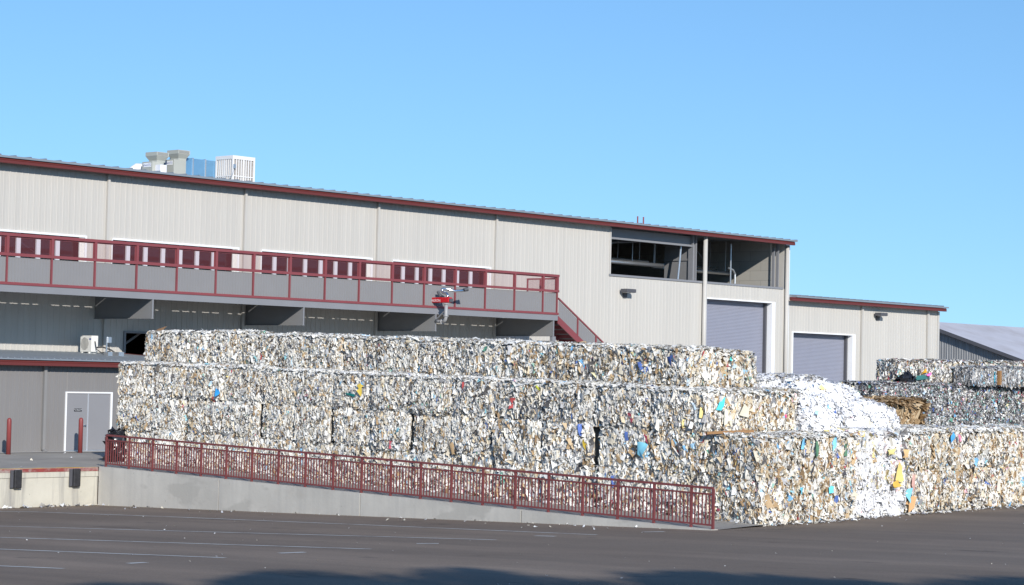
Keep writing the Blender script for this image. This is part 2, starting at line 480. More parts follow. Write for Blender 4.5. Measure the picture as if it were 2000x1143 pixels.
XF = 45.0
rl = thing('railing', 'long dark red metal guard railing sloping along the top of the ramp wall', 'railing', (XF, 46, -.3))
SP = 0.0271 * 45
ypost = [58.59 - SP * k for k in range(21)] + [33.50]
def rz(y): return curb_z(y)
y0, y1 = ypost[0], ypost[-1]
HR = 1.075
for nm, h, wd in (('top_rail', HR - .03, .06), ('mid_rail', HR - .19, .045), ('bottom_rail', .10, .045)):
    MB().bar((XF, y0, rz(y0) + h), (XF, y1, rz(y1) + h), wd, wd).build(nm, M_RAIL, rl)
for y in ypost:
    MB().box(XF - .03, XF + .03, y - .03, y + .03, rz(y), rz(y) + HR - .055).build('post', M_RAIL, rl)
bal = []
for a, b in zip(ypost[:-1], ypost[1:]):
    k = 10 if a - b > 1 else 6
    bal += [a + (b - a) * q / k for q in range(1, k)]
bal.sort()
for y in bal[:100]:
    MB().box(XF - .013, XF + .013, y - .014, y + .014, rz(y) + .12, rz(y) + HR - .21).build('baluster', M_RAIL, rl)
m = MB()
for y in bal[100:]:
    m.box(XF - .013, XF + .013, y - .014, y + .014, rz(y) + .12, rz(y) + HR - .21)
m.build('baluster', M_RAIL, rl, kind='stuff')

# ------------------------------------------------------------------ warehouse
YW = 77.0
wh = thing('warehouse', 'long cream ribbed metal warehouse with red gutter and upper opening to a dark interior', 'warehouse', (80, YW, 0))
EZ = 11.72
m = MB()
DR = (102.36, 108.95, 8.16)                        # tall roller door x0 x1 top
OPL = (93.45, 101.75, 9.03, 11.62); OPR = (102.1, 110.05, 9.10, 11.62)
WIN = [(40.0, 57.36), (59.12, 66.03), (67.79, 74.66), (76.44, 83.28)]
WZ0, WZ1 = 7.25, 8.94
X0 = 36.0
DK = (59.98, 63.0, 2.6, 4.88)                       # dark doorway near the lower roof
def cols(xa, xb, za, zb): m.ribbed(xa, xb, za, zb, YW)
# below deck level
cols(X0, DK[0], -.1, WZ0); cols(DK[0], DK[1], -.1, DK[2]); cols(DK[0], DK[1], DK[3], WZ0); cols(DK[1], OPL[0], -.1, WZ0)
xs = X0
for a, b in WIN:
    if a > xs: cols(xs, a, WZ0, WZ1)
    xs = b
cols(xs, OPL[0], WZ0, WZ1)
cols(X0, OPL[0], WZ1, EZ + .2)
cols(OPL[0], DR[0], -.1, OPL[2]); cols(DR[0], DR[1], DR[2], OPL[2] + .05); cols(DR[1], 110.5, -.1, OPL[2] + .05)
m.build('wall', M_WALL, wh)
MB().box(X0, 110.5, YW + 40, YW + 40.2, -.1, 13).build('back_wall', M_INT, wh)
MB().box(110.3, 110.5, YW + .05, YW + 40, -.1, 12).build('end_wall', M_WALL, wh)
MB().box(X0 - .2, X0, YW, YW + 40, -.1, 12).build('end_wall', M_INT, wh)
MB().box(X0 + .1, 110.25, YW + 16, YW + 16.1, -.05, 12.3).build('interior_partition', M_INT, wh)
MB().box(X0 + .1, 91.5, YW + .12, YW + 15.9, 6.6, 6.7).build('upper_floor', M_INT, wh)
# roof with standing seams
m = MB()
ra, rb = YW - .62, YW + 40
def roof_z(y): return 11.99 + .02 * (y - ra)
m.prism([(X0 - .3, ra, roof_z(ra)), (X0 - .3, rb, roof_z(rb)), (X0 - .3, rb, roof_z(rb) + .09), (X0 - .3, ra, roof_z(ra) + .09)], (110.75 - X0 + .3, 0, 0))
x = X0
while x < 110.7:
    m.prism([(x, ra - .01, roof_z(ra) + .091), (x, rb, roof_z(rb) + .091), (x, rb, roof_z(rb) + .135), (x, ra - .01, roof_z(ra) + .135)], (.05, 0, 0))
    x += .762
m.build('roof', M_ROOF, wh)
def gutter_mb(xa, xb, yb, zb, h=.215, d=.16):
    prof = [(0, 0), (-d * .92, 0), (-d, h * .06), (-d, h * .52), (-d * .90, h * .56), (-d * .90, h * .60), (-d * 1.02, h * .66), (-d * .72, h), (0, h)]
    return MB().prism([(xa, yb + p, zb + q) for p, q in prof], (xb - xa, 0, 0))
gutter_mb(X0 - .3, 110.55, YW - .42, 11.765).build('gutter', M_GUT, wh)
MB().box(X0 - .3, 110.5, YW - .41, YW + .1, 11.93, 11.985).build('soffit', M_DARK, wh)
for x in (50.6, 58.79, 66.69, 75.33, 83.98):
    MB().box(x - .06, x + .06, YW - .14, YW - .035, 3.9 if x < 60 else 0, 11.76).build('downspout', M_CREAM, wh)
for x in (102.0, 110.33):
    MB().tube([(x, YW - .17, 0), (x, YW - .17, 11.76)], .13 if x < 105 else .12, 14).build('downspout', M_CREAM, wh, smooth=True)
MB().box(110.47, 110.75, YW - .06, YW + .25, 0, 11.8).build('corner_trim', M_WHITE, wh)
# window strips above the walkway
MULL = [[41.5, 42.5, 43.5, 44.5, 45.5, 46.5, 47.5, 48.5, 49.5, 50.5, 51.4, 52.3, 53.33, 54.32, 55.33, 56.33],
        [60.11, 61.09, 62.08, 63.07, 64.05, 65.03], [68.76, 69.7, 70.72, 71.73, 72.71, 73.69], [77.35, 78.34, 79.32, 80.3, 81.31, 82.31]]
BRACE = [[(54.68, 8.58, 55.8, 7.98, .04)], [(62.44, 8.94, 62.72, 7.8, .12), (63.30, 8.94, 63.56, 7.8, .12)], [],
         [(78.6, 8.0, 79.6, 8.78, .04), (80.7, 8.52, 81.7, 8.0, .04), (82.66, 8.94, 83.02, 7.9, .12)]]
k = 0
for a, b in WIN:
    fr = MB()
    fr.box(a - .02, b + .35, YW - .09, YW - .034, WZ1, WZ1 + .09)
    fr.box(b + .25, b + .35, YW - .09, YW - .034, WZ0, WZ1 - .002)
    fr.box(a - .07, a - .021, YW - .09, YW - .034, WZ0, WZ1 - .002)
    wf = fr.build('window', M_WHITE, wh)
    rv = MB().box(b - .02, b + .248, YW - .03, YW + .0, WZ0, WZ1 - .004)
    for q in range(3): rv.box(b - .02 + .09 * q, b + .02 + .09 * q, YW - .06, YW - .031, WZ0, WZ1 - .006)
    rv.build('jamb', M_WHITEAC, wf)
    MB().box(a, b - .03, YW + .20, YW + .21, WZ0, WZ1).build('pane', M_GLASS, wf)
    for x in MULL[k]: MB().box(x - .10, x + .10, YW + .10, YW + .19, WZ0, WZ1).build('mullion', M_MULL, wf)
    for (xa, za, xb, zb, wd) in BRACE[k]:
        MB().bar((xa, YW + .5, za), (xb, YW + .5, zb), wd, .05).build('brace', M_ALU, wf)
    k += 1
# dark doorway at the lower roof
fr = MB()
fr.box(DK[0] - .1, DK[0], YW - .08, YW + .12, DK[2], DK[3] + .09); fr.box(DK[0] + .002, DK[1], YW - .08, YW + .12, DK[3], DK[3] + .09)
fr.box(DK[1] + .002, DK[1] + .1, YW - .08, YW + .12, DK[2], DK[3] + .09)
df = fr.build('opening_frame', M_STEEL, wh)
m = MB(); m.bar((60.2, YW + 1.2, 4.0), (62.2, YW + 1.2, 5.2), .10, .10); m.build('brace', M_PLY, df)
MB().box(60.0, 63, YW + .9, YW + 1.1, 3.7, 3.95).build('kerb', M_PLY, df)
# roller door
def roller(parent, xa, xb, zt, zb):
    m = MB(); y = YW + .50; p = .085; z = zb; i = 0
    while z < zt + .3:
        i = len(m.v)
        zz = [z, z + p * .15, z + p * .5, z + p * .85, z + p]
        yy = [y + .012, y, y - .012, y, y + .012]
        for a, b in zip(zz, yy): m.v += [(xa, b, a), (xb, b, a)]
        for k in range(4): m.f.append((i + 2 * k, i + 2 * k + 1, i + 2 * k + 3, i + 2 * k + 2))
        z += p
    d = m.build('roller_door', M_SHUT, parent, smooth=False)
    f = MB()
    f.box(xa - .08, xa, YW - .07, YW + .48, zb, zt + .08)
    f.box(xb, xb + .34, YW - .07, YW + .48, zb, zt + .08)
    f.box(xa + .002, xb - .002, YW - .07, YW + .30, zt, zt + .08)
    f.build('door_frame', M_WHITE, d)
    MB().box(xb - .15, xb - .003, YW + .30, YW + .47, zb, zt - .01).build('guide_rail', M_DARK, d)
    MB().box(xa + .003, xa + .12, YW + .30, YW + .47, zb, zt - .01).build('guide_rail', M_DARK, d)
    return d
roller(wh, DR[0], DR[1], DR[2], .5)
# upper openings: sills, steel, pipes, inner walls
MB().box(OPL[0] - .1, 110.1, YW - .05, YW + .30, 9.05, 9.17).build('sill', M_STEEL, wh)
MB().box(OPL[0] - .06, OPL[0] + .04, YW - .05, YW + .2, 9.172, 11.75).build('opening_trim', M_CREAM, wh)
m = MB().box(OPL[0], 101.3, YW + .40, YW + .5, 11.23, 11.75)
m.box(OPL[0], 101.3, YW + .25, YW + .50, 11.15, 11.228)
m.build('header_beam', M_STEEL, wh)
m = MB().box(101.30, 101.36, YW + .2, YW + .55, 9.18, 11.9); m.box(101.362, 101.60, YW + .34, YW + .42, 9.18, 11.9); m.box(101.602, 101.66, YW + .2, YW + .55, 9.18, 11.9)
m.build('column', M_STEEL, wh)
m = MB().box(101.42, 101.5, YW + .56, YW + 2.4, 9.18, 10.35)
m.box(101.42, 101.5, YW + .56, YW + 2.4, 10.47, 11.9); m.box(101.36, 101.56, YW + .56, YW + 2.4, 10.352, 10.468)
m.build('inner_wall', M_PLY, wh)
MB().box(109.75, 109.95, YW + .7, YW + 15.9, 5, 12.2).build('block_wall', M_BLOCK, wh)
m = MB().box(109.50, 109.56, YW + .22, YW + .42, 9.18, 11.6); m.box(109.80, 109.86, YW + .12, YW + .32, 9.18, 11.9)
m.build('column', M_STEEL, wh)
for nm, xa, xb, yy, za, rr in (('pipe', 92.5, 101.0, YW + 2.2, 10.05, .12), ('pipe', 101.7, 109.6, YW + 3.5, 10.05, .12), ('pipe', 92.5, 101.0, YW + 3.3, 10.32, .07), ('pipe', 101.7, 109.4, YW + 4.6, 10.35, .07)):
    p = MB().tube([(xa, yy, za), (xb, yy, za)], rr, 12).build(nm, M_ALU, wh, smooth=True)
    for q in range(4):
        x = xa + 1.6 + q * (xb - xa) / 4.2
        MB().tube([(x, yy, za + rr), (x + .05, yy + .02, 12.0)], .022, 6).build('hanger_rod', M_ALU, p)
for i, (xa, xb) in enumerate(((94.2, 95.2), (97.0, 98.0), (104.5, 105.4), (107, 108.2))):
    MB().bar((xa, YW + 4.8, 11.9), (xb, YW + 4.8, 10.6 + .4 * (i > 1)), .07, .07).build('brace', M_STEEL, wh)
MB().tube([(100.4, YW + .6, 9.18), (100.55, YW + .6, 10.3), (100.7, YW + .6, 11.6)], .06, 8).build('riser_pipe', M_ALU, wh)
m = MB().tube([(107.9, YW + 2.0, 9.1), (107.9, YW + 2.0, 9.9), (107.7, YW + 2.0, 10.15), (107.2, YW + 2.0, 10.25)], .07, 10)
m.tube([(106.9, YW + 1.6, 9.1), (106.9, YW + 1.6, 11.7)], .05, 8); m.build('riser_pipe', M_ALU, wh)

# vent pipes on the roof
for k, (x, lab) in enumerate(((109.53, 'left of two thin red vent pipes standing on the far end of the warehouse roof'), (110.13, 'right of two thin red vent pipes standing on the far end of the warehouse roof'))):
    m = MB().tube([(x, 88, roof_z(88) + .09), (x, 88, 13.87)], .05, 10)
    tag(m.build('vent_pipe', M_RED, None, (x, 88, roof_z(88))), lab, 'vent pipe', 'vent pipes on the warehouse roof')

# ------------------------------------------------------------------ low annex on the right
an = thing('warehouse_annex', 'low cream metal annex with one roller door at the right end of the warehouse', 'building', (119, YW, 0))
D2 = (111.25, 117.85, 6.45)
m = MB()
for a, b, c, d in ((110.76, D2[0], 0, 8.45), (D2[0], D2[1], D2[2], 8.45), (D2[1], 128.3, 0, 8.45)): m.ribbed(a, b, c, d, YW)
m.build('wall', M_WALL, an)
MB().box(128.1, 128.3, YW + .03, YW + 14, 0, 8.4).build('end_wall', M_WALL, an)
MB().box(110.8, 128.3, YW + 14, YW + 14.2, 0, 8.4).build('back_wall', M_WALL, an)
m = MB(); ra2 = YW - .62
def roof2(y): return 8.60 + .04 * (y - ra2)
m.prism([(110.77, ra2, roof2(ra2)), (110.77, YW + 14.4, roof2(YW + 14.4)), (110.77, YW + 14.4, roof2(YW + 14.4) + .09), (110.77, ra2, roof2(ra2) + .09)], (17.9, 0, 0))
x = 111.2
while x < 128.6:
    m.prism([(x, ra2 - .01, roof2(ra2) + .091), (x, YW + 14.4, roof2(YW + 14.4) + .091), (x, YW + 14.4, roof2(YW + 14.4) + .16), (x, ra2 - .01, roof2(ra2) + .16)], (.05, 0, 0)); x += .762
m.build('roof', M_ROOF, an)
gutter_mb(110.3, 128.45, YW - .42, 8.375).build('gutter', M_GUT, an)
MB().box(110.77, 128.3, YW - .41, YW + .05, 8.54, 8.595).build('soffit', M_DARK, an)
for x in (118.9, 126.9): MB().box(x - .08, x + .08, YW - .15, YW - .035, 0, 8.37).build('downspout', M_CREAM, an)
MB().box(128.2, 128.42, YW - .06, YW + .2, 0, 8.37).build('corner_trim', M_CREAM, an)
roller(an, D2[0], D2[1], D2[2], .5)

# wall lights
def wall_light(x, z, lab):
    t = thing('wall_light', lab, 'wall light', (x, YW, z), 'dark shoebox wall lights')
    MB().box(x - .48, x + .32, YW - .62, YW - .14, z - .04, z + .16).build('lamp_head', M_DARK, t, bevel=.015)
    m = MB(); m.prism([(x - .15, YW - .14, z + .05), (x - .15, YW - .034, z + .12), (x - .15, YW - .034, z - .32), (x - .15, YW - .10, z - .32)], (.3, 0, 0))
    m.build('mounting_arm', M_DARK, t)
    MB().box(x - .40, x + .24, YW - .58, YW - .2, z - .055, z - .042).build('lens', M_WHITEAC, t)
wall_light(94.75, 8.22, 'dark shoebox wall light on the tall warehouse wall beneath the opening')
wall_light(120.75, 7.85, 'dark shoebox wall light on the low annex wall right of its roller door')

# ------------------------------------------------------------------ elevated walkway
YB = 73.0
wk = thing('elevated_walkway', 'elevated walkway with grey panels, red rails and red mesh along the warehouse', 'walkway', (70, YB, 6.2))
XE = 84.5
MB().box(X0, XE, YB, YB + .10, 6.26, 6.545).build('fascia', M_STEEL, wk)
MB().box(X0, XE + .02, YB - .03, YB + .08, 6.548, 6.66).build('bottom_rail', M_RED, wk)
MB().box(X0, XE + .02, YB - .05, YB + .09, 7.70, 7.82).build('mid_rail', M_RED, wk)
MB().box(X0, XE + .02, YB - .05, YB + .09, 8.49, 8.61).build('top_rail', M_RED, wk)
posts = [84.42]; x = 83.31
while x > X0: posts.append(x); x -= .0296 * 73
posts.sort()
for x in posts:
    MB().box(x - .035, x + .035, YB - .025, YB + .06, 6.662, 7.698).build('post', M_RED, wk)
    MB().box(x - .06, x + .06, YB - .045, YB + .07, 7.822, 8.488).build('upper_post', M_RED, wk)
for a, b in zip(posts[:-1], posts[1:]):
    MB().ribbed(a + .04, b - .04, 6.665, 7.66, YB + .05, .15, .02, minor=False).build('panel', M_PANEL, wk)
    s_ = MB().poly([(a + .06, YB + .02, 7.823), (b - .06, YB + .02, 7.823), (b - .06, YB + .02, 8.487), (a + .06, YB + .02, 8.487)]).build('mesh_screen', M_SCREEN, wk)
    f = MB(); f.box(a + .061, b - .061, YB + .025, YB + .05, 8.44, 8.486); f.box(a + .061, a + .10, YB + .025, YB + .05, 7.824, 8.438); f.box(b - .10, b - .061, YB + .025, YB + .05, 7.824, 8.438)
    f.build('screen_frame', M_RED, s_)
# deck: corrugated steel with narrow slots near the wall that let sun slivers through
m = MB()
for ya, yb in ((YB + .11, 75.82), (75.905, 76.42), (76.438, YW - .035)):
    m.box(X0, XE, ya, yb, 6.522, 6.532)
rng = random.Random(3)
x = X0; k = 0
while x < XE:                                     # bridges between the slots
    L = .55 if k % 5 == 4 else .16
    m.box(x, x + L, 75.821, 75.904, 6.523, 6.531); m.box(x + .1, x + .1 + L, 76.421, 76.437, 6.523, 6.531); x += L + .42; k += 1
for k in range(int((XE - X0) / .3)): m.box(X0 + k * .3, X0 + k * .3 + .14, YB + .12, 75.6, 6.44, 6.521)
m.build('deck', M_BEAM, wk)
for x in (49.65, 58.3, 66.93, 75.53, 84.2):
    b = MB().box(x - .03, x + .03, YB + .02, YW - .04, 5.47, 6.39).build('bracket_beam', M_BEAM, wk)
    MB().box(x - .08, x + .08, YB + .02, YW - .04, 5.44, 5.468).build('flange', M_BEAM, b)
    MB().box(x - .035, x + .035, YB + .005, YB + .018, 5.44, 6.255).build('end_plate', M_STEEL, b)
MB().box(84.15, 84.4, YB + .03, YB + .22, .2, 5.435).build('column', M_STEEL, wk)
g = MB()
for (a, b) in ((73.1, 74.05), (74.15, 75.1)):
    g.box(84.4, 84.46, a, a + .07, 6.6, 8.45); g.box(84.4, 84.46, b - .07, b, 6.6, 8.45); g.box(84.4, 84.46, a + .071, b - .071, 8.37, 8.45); g.box(84.4, 84.46, a + .071, b - .071, 7.62, 7.70)
gt = g.build('gate', M_RED, wk)
MB().poly([(84.43, 73.17, 7.70), (84.43, 75.03, 7.70), (84.43, 75.03, 8.37), (84.43, 73.17, 8.37)]).build('mesh_screen', M_SCREEN, gt)
MB().box(84.41, 84.44, 73.17, 75.03, 6.62, 7.61).build('panel', M_PANEL, gt)
# stairs down from the walkway end
st = thing('metal_stairs', 'red metal stairs with grey side panels descending from the walkway end', 'stairs', (89, YB, 3))
SL = (5.39 - 7.40) / (87.92 - 84.53)
def top_z(x): return 7.44 + SL * (x - 84.53)
XB = 94.3
for yy, nm in ((YB, 'stringer'), (YB + 1.25, 'stringer')):
    m = MB(); a, b = 84.52, XB
    m.prism([(a, yy, 6.50), (b, yy, 6.50 + SL * (b - a)), (b, yy, 6.12 + SL * (b - a)), (a, yy, 6.12)], (0, .06, 0)); m.build(nm, M_RED, st)
MB().prism([(84.53, YB - .02, top_z(84.53)), (XB, YB - .02, top_z(XB)), (XB, YB - .02, top_z(XB) - .09), (84.53, YB - .02, top_z(84.53) - .09)], (0, .07, 0)).build('handrail', M_RED, st)
x = 86.1
while x < XB:
    MB().box(x - .04, x + .04, YB - .012, YB + .05, top_z(x) - 1.02, top_z(x) - .05).build('post', M_RED, st); x += 1.5
for a, b in ((84.56, 86.05), (86.15, 87.55), (87.65, 89.05), (89.15, 90.55), (90.65, 92.05), (92.15, 93.55)):
    MB().ribbed(a, b, lambda x: top_z(x) - .98, lambda x: top_z(x) - .12, YB + .035, .15, .02, minor=False).build('side_panel', M_PANEL, st)
for k in range(24):
    x = 84.75 + k * .39; z = 6.45 + SL * (x - 84.53)
    MB().box(x - .15, x + .17, YB + .062, YB + 1.248, z - .05, z).build('tread', M_BEAM, st)
    MB().box(x + .10, x + .13, YB + .062, YB + 1.248, z - .235, z - .051).build('riser', M_RED, st)
# stair base support stands on the yard
MB().box(93.9, 94.3, YB + .1, YB + 1.2, .1, .62).build('footing', M_CONC, st)

# fire monitor
fm = thing('fire_monitor', 'red remote water cannon with chrome nozzle on a bent grey pipe below the walkway', 'water cannon', (75.53, 72.6, 5.9))
PX, PY = 75.33, 72.15
M_PIPE = mat('grey_pipe_paint', (.33, .33, .33), .45, var=.03)
MB().tube([(75.53, 72.99, 5.93), (75.50, 72.75, 5.90), (75.42, 72.4, 5.90), (PX + .02, PY + .12, 5.93), (PX, PY + .03, 6.0), (PX, PY, 6.12), (PX, PY, 6.74)], .085, 14).build('supply_pipe', M_PIPE, fm, smooth=True)
m = MB()
for z in (6.14, 6.72): m.tube([(PX, PY, z), (PX, PY, z + .045)], .135, 16)
m.tube([(75.45, 72.5, 5.9), (75.43, 72.45, 5.9)], .13, 14); m.build('pipe_flange', M_PIPE, fm)
MB().bar((75.53, 72.99, 6.0), (PX, PY + .06, 6.42), .05, .05).build('brace', M_PIPE, fm)
MB().box(PX - .07, PX + .22, PY - .2, PY + .95, 6.80, 7.06).build('housing', M_BRIGHT, fm, bevel=.04)
MB().box(PX - .03, PX + .19, PY - .27, PY - .203, 6.84, 7.0).build('end_cap', M_DARK, fm)
text_mb('AKRON', .17, (PX - .07, PY + .62, 6.90), (0, -1, 0), (0, 0, 1), .006).build('lettering', M_TEXT, fm)
MB().tube([(PX + .1, PY, 7.06), (PX + .1, PY, 7.14), (PX + .1, PY + .08, 7.24), (PX + .1, PY + .35, 7.30), (PX + .1, PY + .45, 7.38), (PX + .12, PY + .38, 7.48), (PX + .3, PY + .2, 7.46), (PX + .55, PY - .02, 7.38), (PX + .85, PY - .15, 7.40), (PX + 1.0, PY - .2, 7.45)], .065, 12).build('nozzle_pipe', M_CHROME, fm, smooth=True)
MB().tube([(PX + 1.0, PY - .2, 7.45), (PX + 1.2, PY - .25, 7.50)], [.085, .10], 12).build('nozzle_tip', M_DARK, fm)
MB().tube([(PX + .05, PY + .42, 7.08), (PX + .05, PY + .62, 7.34)], .075, 10).build('actuator', M_DARK, fm)

# ------------------------------------------------------------------ rooftop equipment
def louvre_face(m, axis, fixed, a0, a1, z0, z1, n, sgn=-1):
    pass
rz83 = roof_z(83) + .09
ec = thing('evaporative_cooler', 'big white louvred evaporative cooler box on the warehouse roof', 'air cooler', (71.8, 83.7, rz83))
cx0, cx1, cy0, cy1, cz0, cz1 = 71.05, 72.52, 83.0, 84.33, 12.62, 14.07
MB().box(cx0 + .06, cx1 - .06, cy0 + .06, cy1 - .06, cz0 + .05, cz1 - .05).build('body', mat('cooler_pad_fibre', (.26, .24, .22), .9, var=.35, scale=14), ec)
m = MB()
m.box(cx0, cx1, cy0, cy1, cz1 - .18, cz1); m.box(cx0, cx1, cy0, cy1, cz0, cz0 + .16)
for (xx, yy) in ((cx0, cy0), (cx1 - .1, cy0), (cx0, cy1 - .1), (cx1 - .1, cy1 - .1)): m.box(xx, xx + .1, yy, yy + .1, cz0 + .161, cz1 - .181)
m.build('casing', M_COOLER, ec)
m = MB()
def grille(lo, hi, f):
    n = 8
    for k in range(1, n):
        q = lo + (hi - lo) * k / n; wv = .026 if k % 4 else .05
        f(q - wv, q + wv)
grille(cx0 + .1, cx1 - .1, lambda a, b: m.box(a, b, cy0 + .01, cy0 + .055, cz0 + .162, cz1 - .182))
grille(cy0 + .1, cy1 - .1, lambda a, b: m.box(cx0 + .01, cx0 + .055, a, b, cz0 + .162, cz1 - .182))
m.box(cx0 + .1, cx1 - .1, cy0 + .004, cy0 + .0095, cz0 + .40, cz0 + .45); m.box(cx0 + .004, cx0 + .0095, cy0 + .1, cy1 - .1, cz0 + .40, cz0 + .45)
m.build('grille', M_COOLER, ec)
m = MB()
for (xx, yy) in ((cx0 + .1, cy0 + .1), (cx1 - .2, cy0 + .1), (cx0 + .1, cy1 - .2), (cx1 - .2, cy1 - .2)): m.box(xx, xx + .1, yy, yy + .1, rz83 - .02, cz0 - .002)
m.build('stand', M_ALU, ec)
m = MB().box(cx0 + .02, cx0 + .14, cy0 - .09, cy0 - .001, 13.42, 13.62); m.tube([(cx0 + .07, cy0 - .04, 13.42), (cx0 - .03, cy0 - .04, 13.1), (cx0 - .1, cy0 + .2, 12.8)], .014, 6); m.build('switch_box', M_ALU, ec)

def exhaust(x0, x1, hx0, hx1, zt, zh, lab, y0=84.0, y1=84.8):
    t = thing('exhaust_unit', lab, 'ventilation unit', (x0, y0, roof_z(y0) + .09), 'flared exhaust units on the roof')
    zb = roof_z(y0) + .08
    MB().box(x0, x1, y0, y1, zb, zt).build('cabinet', M_UNIT, t, bevel=.01)
    xm0, xm1 = hx0 + .12, hx1 - .12
    h = zh - zt
    m = MB(); my0, my1 = y0 + .10, y1 - .10
    def ring(a, b, c, d, z): return [(a, c, z), (b, c, z), (b, d, z), (a, d, z)]
    R = [ring(xm0, xm1, my0, my1, zt + .002), ring(xm0, xm1, my0, my1, zt + h * .18), ring(hx0, hx1, my0 - .14, my1 + .14, zt + h * .62), ring(hx0, hx1, my0 - .14, my1 + .14, zh)]
    i = len(m.v)
    for q in R: m.v += q
    for k in range(3):
        for j in range(4): m.f.append((i + 4 * k + j, i + 4 * k + (j + 1) % 4, i + 4 * k + 4 + (j + 1) % 4, i + 4 * k + 4 + j))
    m.f.append((i + 12, i + 13, i + 14, i + 15))
    hd = m.build('exhaust_hood', M_UNIT, t)
    g = MB(); n = 9
    for k in range(n):
        a = hx0 + .06 + (hx1 - hx0 - .12) * k / n
        g.box(a, a + .035, my0 - .152, my0 - .1405, zt + h * .66, zh - .03)
    g.build('grille', M_BEAM, hd)
    MB().box(x0 - .012, x0 - .001, y0 + .10, y1 - .12, zt - .27, zt - .07).build('name_plate', M_TEXT, t)
    text_mb('phason', .14, (x0 - .012, y0 + .48, zt - .17), (0, -1, 0), (0, 0, 1), .004).build('lettering', M_BLUE, t)
    text_mb('TG', .15, (x0 - .012, y0 + .19, zt - .17), (0, -1, 0), (0, 0, 1), .004).build('lettering', M_BLUE, t)
    return t
exhaust(66.80, 67.50, 67.02, 67.78, 13.44, 13.93, 'left of the two olive grey exhaust units with flared hoods on the roof')
exhaust(68.13, 68.9, 68.36, 69.10, 13.66, 14.15, 'right of the two olive grey exhaust units, touching the silver duct')
du = thing('roof_duct', 'shiny sheet metal duct between the exhaust unit and the white cooler', 'duct', (70, 84, roof_z(84) + .09))
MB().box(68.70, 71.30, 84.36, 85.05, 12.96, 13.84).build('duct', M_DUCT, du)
for x in (68.85, 69.62, 70.42): MB().box(x - .035, x + .035, 84.33, 85.08, 12.93, 13.87).build('flange', M_ALU, du)
m = MB()
for x in (69.5, 70.8): m.box(x, x + .06, 84.45, 84.51, roof_z(84) + .08, 12.958); m.box(x, x + .06, 84.9, 84.96, roof_z(84) + .08, 12.958)
m.build('support_leg', M_ALU, du)
MB().box(66.97, 67.36, 83.60, 83.985, roof_z(84) + .07, 13.27).build('side_box', M_DUCTW, du)
m = MB(); m.tube([(66.55, 85.4, roof_z(85) + .07), (66.58, 85.4, 12.75), (66.72, 85.4, 13.02), (66.95, 85.4, 13.18), (67.3, 85.3, 13.2)], .24, 14)
tag(m.build('elbow_duct', M_DUCTW, None, (66.6, 85.4, roof_z(85) + .09), smooth=True), 'white curved duct elbow at the left of the roof equipment', 'duct')

# ------------------------------------------------------------------ small grey building in front (lower left)
YL = 70.3
gb = thing('grey_outbuilding', 'low grey ribbed metal building with double door and red gutter', 'building', (50, YL, 0))
GX1 = 59.4
DX = (51.98, 54.12, 2.29)
m = MB()
for a, b, c, d in ((X0, DX[0], -.15, 3.5), (DX[0], DX[1], DX[2], 3.5), (DX[1], GX1, -.15, 3.5)): m.ribbed(a, b, c, d, YL, .203, .02, minor=False)
m.build('wall', M_GREY, gb)
MB().box(GX1 - .1, GX1, YL + .03, YW - .05, 0, 3.6).build('end_wall', M_GREY, gb)
m = MB(); rl0 = YL - .5
def roof3(y): return 3.56 + .048 * (y - rl0)
m.prism([(X0, rl0, roof3(rl0)), (X0, YW - .04, roof3(YW - .04)), (X0, YW - .04, roof3(YW - .04) + .05), (X0, rl0, roof3(rl0) + .05)], (GX1 + .1 - X0, 0, 0))
x = X0
while x < GX1:
    m.prism([(x, rl0 - .01, roof3(rl0) + .051), (x, YW - .05, roof3(YW - .05) + .051), (x, YW - .05, roof3(YW - .05) + .09), (x, rl0 - .01, roof3(rl0) + .09)], (.06, 0, 0)); x += .305
m.build('roof', M_ROOF, gb)
gutter_mb(X0, GX1 + .1, YL - .30, 3.335, .22).build('gutter', M_GUT, gb)
MB().prism([(GX1 + .11, rl0, roof3(rl0) - .1), (GX1 + .11, YW - .05, roof3(YW - .05) - .1), (GX1 + .11, YW - .05, roof3(YW - .05) + .1), (GX1 + .11, rl0, roof3(rl0) + .1)], (.05, 0, 0)).build('rake_trim', M_GUT, gb)
MB().box(X0, GX1, YL - .29, YL + .05, 3.50, 3.555).build('soffit', M_DARK, gb)
M_DSP = mat('grey_downspout_paint', (.235, .23, .225), .5, var=.03)
m = MB().box(50.83, 50.95, YL - .13, YL - .025, .12, 3.34); m.prism([(50.83, YL - .13, .119), (50.83, YL - .025, .119), (50.83, YL - .20, -.0), (50.83, YL - .30, .03)], (.12, 0, 0))
m.build('downspout', M_DSP, gb)
fr = MB().box(DX[0] - .06, DX[0], YL - .05, YL + .06, 0.01, DX[2] + .06); fr.box(DX[1], DX[1] + .08, YL - .05, YL + .06, 0.01, DX[2] + .06); fr.box(DX[0] + .001, DX[1] - .001, YL - .05, YL + .06, DX[2], DX[2] + .06)
fr.build('door_frame', M_WHITE, gb)
mid = (DX[0] + DX[1]) / 2 - .03
